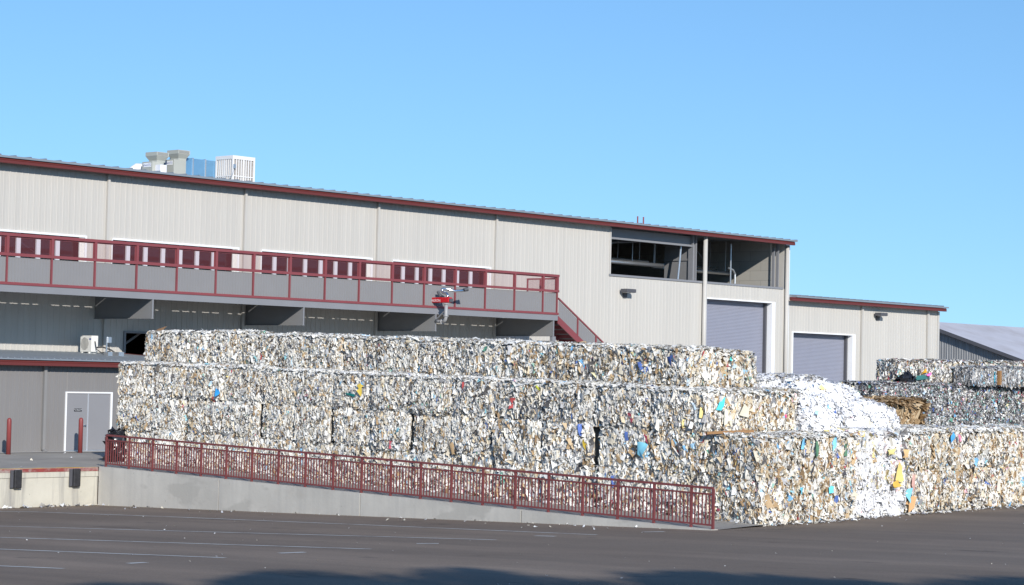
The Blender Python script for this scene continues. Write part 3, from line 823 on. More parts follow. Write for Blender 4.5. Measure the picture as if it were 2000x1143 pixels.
for a, b, nm in ((DX[0] + .01, mid - .025, 'door'), (mid + .025, DX[1] - .01, 'door')):
    d = MB().box(a, b, YL - .01, YL + .04, .06, DX[2] - .015).build(nm, M_DOOR, gb)
    MB().box(a, b, YL - .014, YL + .04, .018, .058).build('kick_plate', M_ALU, d)
    if a < mid - .1:
        m = MB().tube([(b - .10, YL - .011, 1.02), (b - .10, YL - .07, 1.02)], .035, 12); m.tube([(b - .10, YL - .065, 1.02), (b - .20, YL - .065, 1.02)], .014, 8)
        m.build('handle', M_CHROME, d)
        sg = MB().box(52.36, 52.72, YL - .016, YL - .0105, 1.57, 1.69).build('door_sign', M_BAG, d)
        lt = text_mb('ELECTRICAL ROOM', .042, (52.54, YL - .016, 1.652), (1, 0, 0), (0, 0, 1), .003); l2 = text_mb('NO STORAGE', .042, (52.54, YL - .016, 1.607), (1, 0, 0), (0, 0, 1), .003)
        i = len(lt.v); lt.v += l2.v; lt.f += [tuple(k + i for k in f_) for f_ in l2.f]
        lt.build('lettering', M_TEXT, sg)
MB().box(mid - .024, mid + .024, YL - .03, YL + .03, .02, DX[2] - .01).build('astragal', mat('bare_metal_strip', (.50, .52, .55), .4, metal=.3), gb)

# bollards
for x, y, lab in ((51.74, 69.0, 'red steel bollard in front of the grey double door'), (48.08, 68.5, 'red steel bollard at the left edge beside the grey wall')):
    zb = slab_z(45, y)
    m = MB(); m.tube([(x, y, zb), (x, y, zb + 1.27), (x, y, zb + 1.32), (x, y, zb + 1.355), (x, y, zb + 1.37)], [.088, .088, .078, .05, .012], 20)
    tag(m.build('bollard', M_BOLL, None, (x, y, zb), smooth=True), lab, 'bollard', 'red bollards on the platform')

# air conditioner on the lower roof
az = roof3(75.5) + .09
ac = thing('air_conditioner', 'white outdoor air conditioner unit with fan grille on the lower roof', 'air conditioner', (57.2, 75.9, az))
a0, a1, b0, b1, c0, c1 = 57.03, 57.38, 75.48, 76.28, az + .06, az + .76
MB().box(a0, a1, b0, b1, c0, c1).build('casing', M_WHITEAC, ac, bevel=.02)
ring = [(a0 - .006, 75.96 + .27 * math.cos(t), c0 + .35 + .27 * math.sin(t)) for t in np.linspace(0, 2 * math.pi, 25)[:-1]]
fan = MB().poly(ring).build('fan_grille', mat('fan_dark_grille', (.22, .22, .21), .6), ac)
m = MB()
for k in range(6):
    q = -.22 + .088 * k; hh = math.sqrt(max(0, .27 ** 2 - q * q)); m.box(a0 - .014, a0 - .0065, 75.96 + q - .006, 75.96 + q + .006, c0 + .35 - hh, c0 + .35 + hh)
m.build('fan_guard', M_WHITEAC, fan)
MB().poly([(a0 - .006, 75.58 + .07 * math.cos(t), c0 + .55 + .035 * math.sin(t)) for t in np.linspace(0, 2 * math.pi, 17)[:-1]]).build('badge', M_BLUE, ac)
m = MB()
for y in (75.6, 76.1): m.box(a0 - .03, a1 + .03, y, y + .08, az - .02, c0 - .001)
m.build('foot', M_WHITEAC, ac)
m = MB().tube([(57.2, 75.47, c0 + .45), (57.15, 75.38, c0 + .4), (57.2, 75.36, c0 + .12), (57.45, 75.3, az + .03), (57.8, 75.2, az + .12)], .022, 8)
m.tube([(57.3, 75.47, c0 + .2), (57.5, 75.3, c0 + .22), (57.8, 75.1, c0 + .1), (57.95, 75.0, az + .03)], .03, 8); m.build('cable', M_BLACK, ac)
dp = thing('disconnect_post', 'galvanised post with grey electrical box beside the air conditioner', 'electrical box', (56.75, 74, roof3(74) + .09))
MB().box(56.66, 56.72, 73.98, 74.02, roof3(74) + .05, 4.63).build('post', M_ALU, dp)
MB().box(56.721, 56.90, 73.93, 74.03, 4.37, 4.62).build('switch_box', M_ALU, dp, bevel=.01)
m = MB().tube([(56.8, 73.98, 4.369), (56.8, 73.98, 4.2), (56.9, 73.98, 3.95), (57.0, 74.0, roof3(74) + .06)], .018, 8); m.build('conduit', M_BLACK, dp)
MB().box(56.55, 56.78, 73.7, 73.98, roof3(74) + .03, 3.99).build('base_box', M_ALU, dp)
rc = MB().box(57.05, 57.32, 73.62, 74.3, roof3(74) + .05, 4.0)
tag(rc.build('roof_curb', M_ALU, None, (57.2, 74, roof3(74) + .05)), 'small galvanised metal box on the lower roof right of the post', 'metal box')

# ------------------------------------------------------------------ far barn
bn = thing('metal_barn', 'weathered grey corrugated metal barn with a pale gable roof far behind on the right', 'barn', (170, 90, 0))
AX, AY, AZZ = 150.0, 91.55, 8.39; EY, EZ2 = 76.5, 3.55
def rk(y): return AZZ + (EZ2 - AZZ) / (EY - AY) * (y - AY) if y < AY else AZZ - (AZZ - EZ2) / (AY - EY) * (y - AY)
MB().ribbed_x(EY, 2 * AY - EY, -.5, lambda y: rk(y) - .12, AX, .22, .03).build('gable_wall', M_BARNWALL, bn)
MB().box(AX + .01, 240, EY + .2, EY + .4, -.5, EZ2 - .1).build('side_wall', M_BARNWALL, bn)
m = MB(); e = .5
for s_ in (1, -1):
    y_e = AY - s_ * (AY - EY + .4); z_e = rk(AY - (AY - EY + .4))
    m.prism([(AX - e, AY, AZZ), (AX - e, y_e, z_e), (AX - e, y_e, z_e + .12), (AX - e, AY, AZZ + .12)], (92, 0, 0))
m.build('roof', M_BARNROOF, bn)
m = MB(); y_e = EY - .4
m.prism([(AX - e - .06, AY, AZZ - .15), (AX - e - .06, y_e, rk(y_e) - .15), (AX - e - .06, y_e, rk(y_e) + .13), (AX - e - .06, AY, AZZ + .13)], (.055, 0, 0)); m.build('rake_trim', M_DARK, bn)

# ------------------------------------------------------------------ bales
WH = [(.83, .82, .78), (.80, .775, .72), (.76, .74, .69), (.70, .675, .62)]
CR = [(.70, .63, .50), (.66, .56, .40), (.74, .69, .59)]
TN = [(.50, .36, .21), (.42, .29, .16), (.56, .43, .27), (.33, .22, .12)]
GR = [(.40, .40, .41), (.26, .26, .27), (.50, .50, .51)]
DKc = [(.06, .06, .07), (.10, .095, .095), (.15, .13, .11)]
BL = [(.22, .48, .74), (.42, .64, .80), (.10, .17, .45), (.28, .60, .68), (.50, .62, .72)]
RD = [(.60, .12, .16), (.75, .42, .48), (.45, .08, .08)]
YE = [(.80, .66, .28), (.78, .72, .45)]
GN = [(.12, .32, .24), (.35, .58, .50)]
WW = [(.84, .84, .84), (.82, .82, .83), (.78, .78, .80)]
PY = [(.82, .73, .42), (.80, .66, .30)]
PK = [(.80, .56, .58), (.80, .62, .52)]
STYLES = {
    'mixed': ((WH, .585), (CR, .12), (TN, .085), (GR, .085), (DKc, .065), (BL, .012), (RD, .002), (YE, .002), (GN, .002)),
    'tan':   ((WH, .45), (CR, .19), (TN, .215), (GR, .05), (DKc, .05), (BL, .03), (RD, .006), (YE, .005), (GN, .004)),
    'white': ((WW, .955), (CR, .02), (GR, .008), (BL, .007), (RD, .002), (YE, .008)),
    'pastel': ((WW, .80), (CR, .06), (PY, .07), (PK, .035), (TN, .01), (BL, .01)),
    'plastic': ((GR, .34), (DKc, .40), (WH, .14), (BL, .045), (GN, .03), (RD, .018), (YE, .007), (CR, .02)),
    'mixdark': ((WH, .30), (GR, .26), (DKc, .19), (CR, .11), (TN, .08), (BL, .025), (RD, .018), (GN, .012), (YE, .006)),
    'wrapped': ((GR, .60), (WH, .16), (BL, .05), (DKc, .16), (TN, .03)),
    'film': ((DKc, 1.0),),
    'kraft': ((TN, .95), (CR, .03), (DKc, .02)),
}
FACES = {'-x': (0, -1), '+x': (0, 1), '-y': (1, -1), '+y': (1, 1), '+z': (2, 1)}

def flakes(rs, c, h, faces, style, dens, size, rnd=.10, lump=.05, fold=1.0):
    """scrap flakes over the named faces of a box with rounded, lumpy sides"""
    V = []; C = []
    fam = STYLES[style]
    tone = rs.uniform(.90, 1.02); tan_k = rs.uniform(.0, .24); tl = rs.uniform(.45, .68); fold = fold * rs.uniform(.9, 1.35)
    ph = rs.uniform(0, 6.28, (6,)); fr = rs.uniform(1.5, 4.5, (6, 3)) * rs.choice([-1, 1], (6, 3))
    Lm, Wm = size[0] * .45, size[1] * .45
    for fc in faces:
        ax, sg = FACES[fc]
        t1, t2 = [k for k in range(3) if k != ax]
        area = 4 * h[t1] * h[t2]
        n = int(dens * area * DENS)
        if n < 1: continue
        uv = rs.uniform(-1.02, 1.02, (n, 2))
        P = np.zeros((n, 3)); P[:, t1] = uv[:, 0] * h[t1]; P[:, t2] = uv[:, 1] * h[t2]
        e = 1 - rnd * (np.abs(uv[:, 0]) ** 7 + np.abs(uv[:, 1]) ** 7) * .5
        P[:, ax] = sg * h[ax] * e
        if '+z' in faces and ax != 2:                 # exposed upper edges sag into a rounded shoulder
            vv = uv[:, 1] if t2 == 2 else uv[:, 0]
            P[:, ax] -= sg * .17 * np.clip((vv - .66) / .34, 0, 1) ** 2
        # corners pull in
        P[:, t1] *= 1 - .04 * np.abs(uv[:, 1]) ** 6; P[:, t2] *= 1 - .04 * np.abs(uv[:, 0]) ** 6
        W = P + c
        lf = sum(np.sin(W @ fr[k] + ph[k]) for k in range(6)) / 6
        N = np.zeros((n, 3)); N[:, ax] = sg
        N[:, t1] += .7 * np.sign(uv[:, 0]) * np.abs(uv[:, 0]) ** 9; N[:, t2] += .7 * np.sign(uv[:, 1]) * np.abs(uv[:, 1]) ** 9
        N /= np.linalg.norm(N, axis=1)[:, None]
        P = P + N * (.035 * ((1 - uv[:, 0] ** 2) * (1 - uv[:, 1] ** 2)) + lump * lf + (rs.uniform(-.060, .022, n) * (1.0 if ax != 2 else .55)) * fold)[:, None]
        if ax == 2:
            ang = rs.normal(math.pi / 2, .7, n); A = np.stack([np.cos(ang), np.sin(ang), rs.normal(0, .05, n)], 1)
            tilt = rs.normal(0, .16, n)
        else:
            ang = rs.normal(0, .38, n) if style != 'kraft' else rs.normal(0, .9, n)
            A = np.zeros((n, 3)); A[:, 2] = np.cos(ang); A[:, 1 if ax == 0 else 0] = np.sin(ang); A += N * rs.normal(0, .22, n)[:, None]
            tilt = rs.normal(0, tl * (1.0 if ax == 0 else .68), n)
        if ax != 2:                                   # the top edge rolls over: strips lie level there
            up = (uv[:, 1] if t2 == 2 else uv[:, 0]) > (.76 if '+z' in faces else 2)
            A[up] = 0; A[up, 1 if ax == 0 else 0] = 1; A[up, 2] = rs.normal(0, .12, up.sum())
            N[up, 2] += .5; N /= np.linalg.norm(N, axis=1)[:, None]; tilt = np.where(up, tilt * .45, tilt)
        A -= N * (A * N).sum(1)[:, None] * .6
        A /= np.linalg.norm(A, axis=1)[:, None]
        B = np.cross(N, A); B /= np.linalg.norm(B, axis=1)[:, None]
        Mn = np.cross(A, B)
        Bt = B * np.cos(tilt)[:, None] + Mn * np.sin(tilt)[:, None]; Mt = -B * np.sin(tilt)[:, None] + Mn * np.cos(tilt)[:, None]
        sc = np.minimum(np.exp(rs.normal(0, .52, n)), 3.0)
        L = Lm * sc * rs.uniform(.75, 1.3, n); Wd = Wm * sc * rs.uniform(.6, 1.5, n)
        bend = rs.normal(0, .35, n); twist = rs.normal(0, .5, n)
        v = np.zeros((n, 9, 3)); k = 0
        for i in (-1, 0, 1):
            for j in (-1, 0, 1):
                off = (i * i * .5 * bend * L * .5 + i * j * twist * Wd * .5 + rs.normal(0, .20, n) * Wd)
                v[:, k] = P + A * (i * L * .5 * rs.uniform(.75, 1.15, n))[:, None] + Bt * (j * Wd * .5 * rs.uniform(.6, 1.2, n))[:, None] + Mt * off[:, None]
                k += 1
        V.append(v + c)
        # colours: families drift over the face in patches
        wts = np.array([q for _, q in fam]); wts = wts / wts.sum()
        pk = np.clip((.5 + .9 * (sum(np.sin(W @ fr[q] * .8 + ph[q] * 2) for q in range(3)) / 3)), 0, 1)
        rnd_ = rs.uniform(0, 1, n)
        cum = np.cumsum(wts); idx = np.searchsorted(cum, rnd_)
        idx = np.minimum(idx, len(fam) - 1)
        col = np.zeros((n, 3))
        for q, (pal, _) in enumerate(fam):
            s_ = idx == q
            if s_.any(): col[s_] = np.array(pal)[rs.integers(0, len(pal), s_.sum())]
        swap = (rs.uniform(0, 1, n) < tan_k * pk) & (idx == 0) & (style in ('mixed', 'tan'))
        if swap.any(): col[swap] = np.array(TN + CR)[rs.integers(0, len(TN + CR), swap.sum())]
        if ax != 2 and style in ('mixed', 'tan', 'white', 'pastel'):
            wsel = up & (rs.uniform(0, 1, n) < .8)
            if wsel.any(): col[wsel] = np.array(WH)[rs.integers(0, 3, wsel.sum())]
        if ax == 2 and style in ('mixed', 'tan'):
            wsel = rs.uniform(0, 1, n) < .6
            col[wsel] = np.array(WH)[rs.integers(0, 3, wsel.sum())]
        col *= rs.uniform(.84, 1.06, (n, 1)) * tone
        C.append(np.clip(col, 0, .85))
    return np.concatenate(V), np.concatenate(C)

QUADS = np.array([(0, 1, 4, 3), (1, 2, 5, 4), (3, 4, 7, 6), (4, 5, 8, 7)])
def flake_mesh(name, V, C, material, loc, core=None, corecol=(.30, .27, .23), accents=()):
    for (p, a, b, col, nrm) in accents:
        p = np.array(p); a = np.array(a); b = np.array(b); nrm = np.array(nrm)
        k = []; ra_ = np.random.default_rng(int(abs(p.sum()) * 1000) % 9973)
        for i in (-1, 0, 1):
            for j in (-1, 0, 1):
                k.append(p + a * (i * .85 + ra_.normal(0, .28)) + b * (j * .85 + ra_.normal(0, .28)) + nrm * (.035 + ra_.uniform(-.05, .07)))
        V = np.concatenate([V, np.array([k])]); C = np.concatenate([C, np.array([col])])
    n = len(V)
    verts = V.reshape(-1, 3); cols = np.repeat(C, 9, axis=0)
    quads = (np.arange(n)[:, None, None] * 9 + QUADS[None]).reshape(-1, 4)
    if core is not None:
        (c, h) = core
        cv = np.array([[sx * h[0], sy * h[1], sz * h[2]] for sz in (-1, 1) for sy in (-1, 1) for sx in (-1, 1)]) + c
        b = len(verts)
        cq = np.array([(0, 2, 3, 1), (4, 5, 7, 6), (0, 1, 5, 4), (2, 6, 7, 3), (0, 4, 6, 2), (1, 3, 7, 5)]) + b
        verts = np.concatenate([verts, cv]); quads = np.concatenate([quads, cq]); cols = np.concatenate([cols, np.tile(np.array(corecol), (8, 1))])
    verts = verts - np.array(loc)
    me = bpy.data.meshes.new(name)
    me.vertices.add(len(verts)); me.vertices.foreach_set('co', verts.astype(np.float32).ravel())
    me.loops.add(quads.size); me.loops.foreach_set('vertex_index', quads.astype(np.int32).ravel())
    me.polygons.add(len(quads)); me.polygons.foreach_set('loop_start', np.arange(0, quads.size, 4, dtype=np.int32))
    me.update(calc_edges=True)
    at = me.attributes.new('Col', 'FLOAT_COLOR', 'POINT')
    at.data.foreach_set('color', np.concatenate([cols, np.ones((len(cols), 1))], 1).astype(np.float32).ravel())
    me.materials.append(material)
    o = bpy.data.objects.new(name, me); COL.objects.link(o); o.location = loc
    return o

SEED = [100]
DENS = 4.2
def bale(x0, x1, y0, y1, z0, z1, style, faces, label, group, name='paper_bale', cat='paper bale', dens=330, size=(.20, .085), rnd=.10, lump=.05, material=None, jit=.035, accents=(), fold=1.0, gap=.02, gy=(0, 0)):
    SEED[0] += 1
    rs = np.random.default_rng(SEED[0])
    j = rs.uniform(-jit, jit, 6); g = gap
    x0 += g + j[0]; x1 -= g - j[1]; y0 += g + j[2] * .5; y1 -= g - j[3] * .5; y0 += gy[0]; y1 -= gy[1]
    z1 += j[5] * .6
    c = np.array([(x0 + x1) / 2, (y0 + y1) / 2, (z0 + z1) / 2]); h = np.array([(x1 - x0) / 2, (y1 - y0) / 2, (z1 - z0) / 2])
    V, C = flakes(rs, c, h, faces, style, dens, size, rnd, lump, fold)
    V[..., 2] = np.minimum(V[..., 2], z1 + .02 + np.abs(rs.normal(0, .035, (len(V), 1))))
    hc = h - np.array([.09, .09, .06]); cc = c.copy(); cc[2] -= .055
    o = flake_mesh(name, V, C, material or M_PAPER, (c[0], c[1], z0), (cc, hc), (.30, .27, .23) if style not in ('plastic', 'wrapped') else (.12, .12, .13), accents)
    tag(o, label, cat, group)
    return o

ORD = ['first', 'second', 'third', 'fourth', 'fifth', 'sixth', 'seventh', 'eighth', 'ninth', 'tenth', 'eleventh', 'twelfth', 'thirteenth', 'fourteenth', 'fifteenth', 'sixteenth']
GW = 'paper bales stacked in the long wall behind the railing'
TH = 1.19
YC = [62.35, 60.5, 58.65, 56.75, 54.8, 53.05, 51.35, 49.5, 47.7, 45.95, 44.24, 42.3, 40.26, 38.2, 36.2, 34.3]
XB0 = 48.3; XD = 1.5
def wall_base(y): return slab_z(XB0, min(58, y)) + .0
TN_ = ['bottom tier behind the railing', 'second tier', 'third tier']
# accents keyed by (tier, column): sheet of colour seen on that bale
def acc_x(y, z, hw, hh, col, x=XB0 - .03): return ((x, y, z), (0, 0, hh), (0, hw, .03), col, (-1, 0, 0))
def acc_y(x, z, hw, hh, col, y): return ((x, y, z), (0, 0, hh), (hw, 0, .03), col, (0, -1, 0))
CY = (.10, .62, .72); BLU = (.04, .32, .70)
ACC = {(2, 3): [acc_x(56.85 - .0, 2.55, .14, .16, BLU)], (2, 13): [acc_y(48.75, 2.67, .16, .16, CY, 36.10), acc_y(48.98, 2.32, .10, .20, (.72, .70, .58), 36.12)], (1, 13): [acc_x(38.45, 1.35, .16, .26, (.25, .62, .78)), acc_x(38.3, 1.62, .07, .1, (.6, .06, .12))],
       (2, 8): [], (2, 7): [acc_x(49.9, 2.82, .10, .14, (.75, .55, .1)), acc_x(50.35, 2.62, .22, .05, (.03, .35, .33))], (2, 11): [acc_x(42.4, 3.0, .08, .05, (.6, .62, .08))],
       (1, 12): [acc_x(40.55, 1.42, .05, .12, (.7, .5, .06))]}
GAPS = {(1, 3): .07, (2, 3): .05, (1, 5): .04, (1, 7): .085, (1, 9): .08, (1, 10): .06, (1, 11): .10, (2, 11): .05, (0, 9): .05, (0, 11): .05}   # gap towards the right neighbour
for t in range(3):
    ncol = 15 if t < 2 else 14
    for k in range(ncol):
        ya, yb = YC[k + 1], YC[k]
        zb = wall_base((ya + yb) / 2) + TH * t
        faces = ['-x']
        rs_ = random.Random(t * 50 + k)
        if k == 0: faces.append('+y')
        last = k == ncol - 1
        if last: faces.append('-y')
        if t == 2 or (t == 1 and k == 14): faces.append('+z')
        extra = rs_.uniform(-.035, .05)
        gap = .02; gy = (GAPS.get((t, k), 0), GAPS.get((t, k - 1), 0))
        sty = 'mixed' if k < 13 else ('tan' if k == 14 or rs_.random() < .4 else 'mixed')
        lab = f'mixed paper bale in the {TN_[t]}, {ORD[k]} from the left end'
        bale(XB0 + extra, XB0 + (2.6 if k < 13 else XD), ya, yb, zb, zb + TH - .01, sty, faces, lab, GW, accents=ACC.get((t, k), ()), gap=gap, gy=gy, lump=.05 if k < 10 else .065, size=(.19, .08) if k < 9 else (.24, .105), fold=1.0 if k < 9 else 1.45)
# right-hand returns of the wall (faces towards the yard)
GE = 'paper bales at the end of the long wall'
for t in range(2):
    for r in (1, 2):
        zb = wall_base(35) + TH * t + .01 * r
        acc = [acc_y(XB0 + XD * r + .3, zb + .95, .10, .16, (.25, .60, .85), 34.27), acc_y(XB0 + XD * r + .9, zb + .8, .06, .22, (.10, .22, .14), 34.27)] if t == 1 else [acc_y(XB0 + XD * r + .2, zb + .85, .10, .1, (.15, .60, .75), 34.27)]
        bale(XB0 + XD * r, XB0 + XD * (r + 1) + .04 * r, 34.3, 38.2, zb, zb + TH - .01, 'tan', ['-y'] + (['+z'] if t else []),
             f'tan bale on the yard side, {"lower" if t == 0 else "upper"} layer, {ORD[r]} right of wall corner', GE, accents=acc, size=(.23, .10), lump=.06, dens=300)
for r in (1, 2):
    zb = wall_base(37) + TH * 2
    acc = [acc_y(49.0 + .0, 2.95 - .05, .17, .17, CY, 36.12)] if r == 1 else [acc_y(51.9, zb + .45, .06, .06, (.72, .10, .25), 36.14)]
    if r == 1: acc = [acc_y(49.95, zb + .55, .2, .2, (.75, .7, .55), 36.14)]
    bale(XB0 + XD * r, XB0 + XD * (r + 1) - .05, 36.2, 38.2, zb, zb + TH - .01, 'tan', ['-y', '+z'] + (['+x'] if r == 2 else []),
         f'tan paper bale in the third tier facing the yard, {ORD[r]} right of wall corner', GE, accents=acc, size=(.23, .10), lump=.06, dens=300)
# set-back top tier
YT = [62.0, 60.25, 58.5, 56.75, 55.0, 53.4, 51.8, 50.2, 48.4, 46.6, 44.8, 43.0, 41.2, 39.35, 37.5]
for k in range(14):
    ya, yb = YT[k + 1], YT[k]
    zb = wall_base((ya + yb) / 2) + TH * 3 + .0
    rs_ = random.Random(900 + k)
    zt = zb + 1.12 + (.05 if k == 9 else 0) + rs_.uniform(-.03, .03)
    faces = ['-x', '+z'] + (['+y'] if k == 0 else []) + (['-y'] if k == 13 else [])
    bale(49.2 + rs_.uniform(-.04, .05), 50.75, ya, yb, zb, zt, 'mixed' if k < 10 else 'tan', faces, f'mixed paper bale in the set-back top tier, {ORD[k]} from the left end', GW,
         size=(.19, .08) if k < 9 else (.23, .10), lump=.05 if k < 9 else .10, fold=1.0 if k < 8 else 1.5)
zb = wall_base(38.5) + TH * 3
bale(50.75, 52.3, 37.5, 39.35, zb, zb + 1.08, 'tan', ['-y', '+z', '+x'], 'tan and white paper bale at the right end of the set-back top tier', GE, size=(.25, .11), lump=.06, dens=300,
     accents=[acc_y(51.0, zb + .85, .06, .07, (.10, .60, .55), 37.45)])
# white office-paper bales in front of the corner, three thin layers
GP = 'white office paper bales in the slumped pile'
zc = [edge_z(54) - .01, .29, 1.08, 1.93]
bale(52.95, 55.4, 34.25, 40.0, zc[0], zc[1], 'white', ['-y', '+x'], 'white office paper bale at the bottom of the white column by the asphalt', GP, size=(.22, .15), dens=330, lump=.05)
bale(52.95, 55.45, 34.2, 40.0, zc[1], zc[2], 'pastel', ['-y', '+x'], 'white, pink and yellow paper bale in the middle of the white column', GP, size=(.30, .13), dens=300, lump=.05,
     accents=[acc_y(54.75, .80, .22, .30, (.80, .62, .22), 34.1), acc_y(54.6, .45, .2, .1, (.78, .5, .1), 34.1)])
bale(52.85, 55.55, 34.2, 40.0, zc[2], zc[3] + .05, 'pastel', ['-y', '+x', '+z', '-x'], 'white and pastel paper bale at the top of the white column, bulging', GP, size=(.30, .17), dens=280, lump=.10, rnd=.3,
     accents=[acc_y(54.3, 1.35, .25, .09, (.70, .62, .25), 34.1), acc_y(55.1, 1.30, .22, .12, (.74, .50, .25), 34.1)])
# slumped burst bales on top
def mound(c, h, n, style, label, size, seed, name='burst_paper_bale', e=3.2):
    rs = np.random.default_rng(seed)
    d = rs.normal(0, 1, (n, 3)); d[:, 2] = np.abs(d[:, 2]) * 1.0 - .12
    d /= np.linalg.norm(d, axis=1)[:, None]
    r = (np.abs(d) ** e).sum(1) ** (-1 / e)
    q = d * r[:, None]
    ph = rs.uniform(0, 6, 6); fr = rs.uniform(-5, 5, (6, 3))
    lf = sum(np.sin(q @ fr[k] + ph[k]) for k in range(6)) / 6
    q = q * (1 + .17 * lf + .05 * np.sin(q[:, 0] * 11 + ph[0]) * np.sin(q[:, 1] * 13 + ph[1]) * np.sin(q[:, 2] * 12 + ph[2]))[:, None]
    q[:, 2] = np.maximum(q[:, 2], 0)
    P = q * h + c
    N = d / h; N /= np.linalg.norm(N, axis=1)[:, None]
    N += rs.normal(0, .26, (n, 3)); N /= np.linalg.norm(N, axis=1)[:, None]
    A = rs.normal(0, 1, (n, 3)); A[:, 2] *= 1.3; A -= N * (A * N).sum(1)[:, None]; A /= np.linalg.norm(A, axis=1)[:, None]
    B = np.cross(N, A)
    sc = np.exp(rs.normal(0, .35, n)); L = size[0] * sc; Wd = size[1] * sc * rs.uniform(.7, 1.3, n)
    P = P + N * rs.uniform(-.06, .03, (n, 1))
    v = np.zeros((n, 9, 3)); k = 0; bd = rs.normal(0, .4, n); tw = rs.normal(0, .4, n)
    for i in (-1, 0, 1):
        for j in (-1, 0, 1):
            off = i * i * bd * L * .3 + i * j * tw * Wd * .4 + rs.normal(0, .14, n) * Wd
            v[:, k] = P + A * (i * L * .5)[:, None] + B * (j * Wd * .5)[:, None] + N * off[:, None]; k += 1
    fam = STYLES[style]; wts = np.array([q_ for _, q_ in fam]); cum = np.cumsum(wts / wts.sum()); idx = np.minimum(np.searchsorted(cum, rs.uniform(0, 1, n)), len(fam) - 1)
    col = np.zeros((n, 3))
    for q_, (pal, _) in enumerate(fam):
        s_ = idx == q_
        if s_.any(): col[s_] = np.array(pal)[rs.integers(0, len(pal), s_.sum())]
    o = flake_mesh(name, v, np.clip(col * rs.uniform(.93, 1.05, (n, 1)), 0, .86), M_PAPER, (c[0], c[1], c[2]), (np.array(c) + np.array((0, 0, h[2] * .33)), np.array(h) * np.array((.66, .66, .40))), (.6, .6, .6))
    return tag(o, label, 'paper bale', GP)
bale(52.3, 54.6, 38.3, 40.0, wall_base(37) + TH * 2, 3.46, 'white', ['-y', '+z', '-x'], 'cream and white paper bale right behind the end of the third tier', GP, size=(.24, .10), dens=320, lump=.05)
bale(54.6, 57.2, 38.3, 40.0, wall_base(37) + TH * 2, 3.50, 'white', ['-y', '+z', '+x'], 'white paper bale at the back of the slumped pile, below the roller doors', GP, size=(.26, .12), dens=300, lump=.07, rnd=.25)
mound((54.7, 37.1, 1.90), (1.9, 1.35, 1.40), 15000, 'white', 'large burst bale of loose white office paper on top of the pile', (.115, .08), 11, e=2.9)
mound((53.2, 36.0, 1.88), (.72, .72, .95), 3600, 'white', 'small burst white paper bale leaning against the tan third tier bale', (.11, .075), 12)
mound((55.3, 35.75, 1.88), (1.2, 1.0, 1.0), 8000, 'white', 'rounded burst bale of crumpled white paper above the pastel bales', (.09, .062), 13, e=2.3)
# brown-white bales facing the yard on the right
GR_ = 'tan and white bales along the asphalt on the right'
xr = [55.5, 57.3, 59.0, 60.8, 62.6, 64.4, 66.2, 68.0, 69.8]
for t in range(2):
    for k in range(8):
        zb = edge_z((xr[k] + xr[k + 1]) / 2) + 1.22 * t
        acc = ()
        if (t, k) == (0, 0): acc = [acc_y(55.75, .05, .16, .18, (.25, .60, .75), 34.4), acc_y(55.95, -.15, .22, .2, (.74, .45, .22), 34.44), acc_y(56.1, .45, .13, .35, (.75, .45, .38), 34.46)]
        if (t, k) == (1, 1): acc = [acc_y(58.2, zb + .95, .08, .14, (.08, .35, .70), 34.4), acc_y(58.6, zb + .95, .06, .14, (.75, .25, .35), 34.4)]
        bale(xr[k], xr[k + 1], 34.5, 40.0 if k < 3 else 36.2, zb, zb + 1.21, 'tan' if (k + t) % 3 or k > 2 else 'mixed', ['-y'] + (['+z'] if t else []) + (['-x'] if k == 0 else []) + (['+x'] if k == 7 else []),
             f'tan and white bale in the {"lower" if t == 0 else "upper"} layer right of the white column, {ORD[k]} from it', GR_, size=(.21, .09) if k < 3 else (.24, .11), lump=.05, dens=310, accents=acc)

# kraft bale, on a support bale
zk = slab_z(68, 43)
bale(66.3, 70.65, 43.0, 44.8, zk, 2.80, 'kraft', ['-y', '+z', '+x', '-x'], 'brown kraft paper strip bale beside the white pile', 'brown paper bales', dens=430, size=(.75, .085), lump=.04, fold=1.0, rnd=.10)

# dark plastic bales behind
GD = 'dark plastic bottle bales behind the brown bale'
xd = [75.3, 76.4, 77.6, 78.9, 81.0, 83.1, 85.2, 87.3, 89.4, 91.5, 93.6]
zd0 = slab_z(80, 48)
for k in range(10):
    for t, (za, zb) in enumerate(((zd0, 2.13), (2.13, 3.42))):
        lab = f'dark plastic bottle bale in the {("lower", "upper")[t]} layer behind the brown bale, {ORD[k]} from the left'
        bale(xd[k], xd[k + 1], 48.0 - (.35 if t == 0 else 0), 49.9, za, zb, 'plastic', ['-y'] + (['+z'] if t == 1 else []) + (['-x'] if k == 0 else []), lab, GD, name='plastic_bale', cat='plastic bale',
             material=M_PLASTIC, dens=(330, 360)[t], size=(.13, .09), lump=.06, fold=1.3)
GM = 'mixed bales in the top row on the right'
xm = [78.1, 79.4, 80.8, 82.4, 84.5, 86.6, 88.7, 90.8]
for k in range(7):
    bale(xm[k], xm[k + 1], 48.7, 49.85, 3.42, 4.36 + .05 * (k > 1) + .05 * (k > 3), 'mixdark', ['-y', '+z'] + (['-x'] if k == 0 else []), f'mixed bale in the top row on the right, {ORD[k]} from its left end', GM,
         name='mixed_bale', cat='mixed bale', dens=330, size=(.20, .085), lump=.06, gap=.03,
         accents=[acc_y(79.95, 3.92, .17, .09, (.80, .42, .03), 48.62), acc_y(80.3, 3.80, .22, .08, (.80, .18, .48), 48.62), acc_y(79.7, 3.66, .45, .10, (.05, .18, .17), 48.62)] if k == 1 else ())
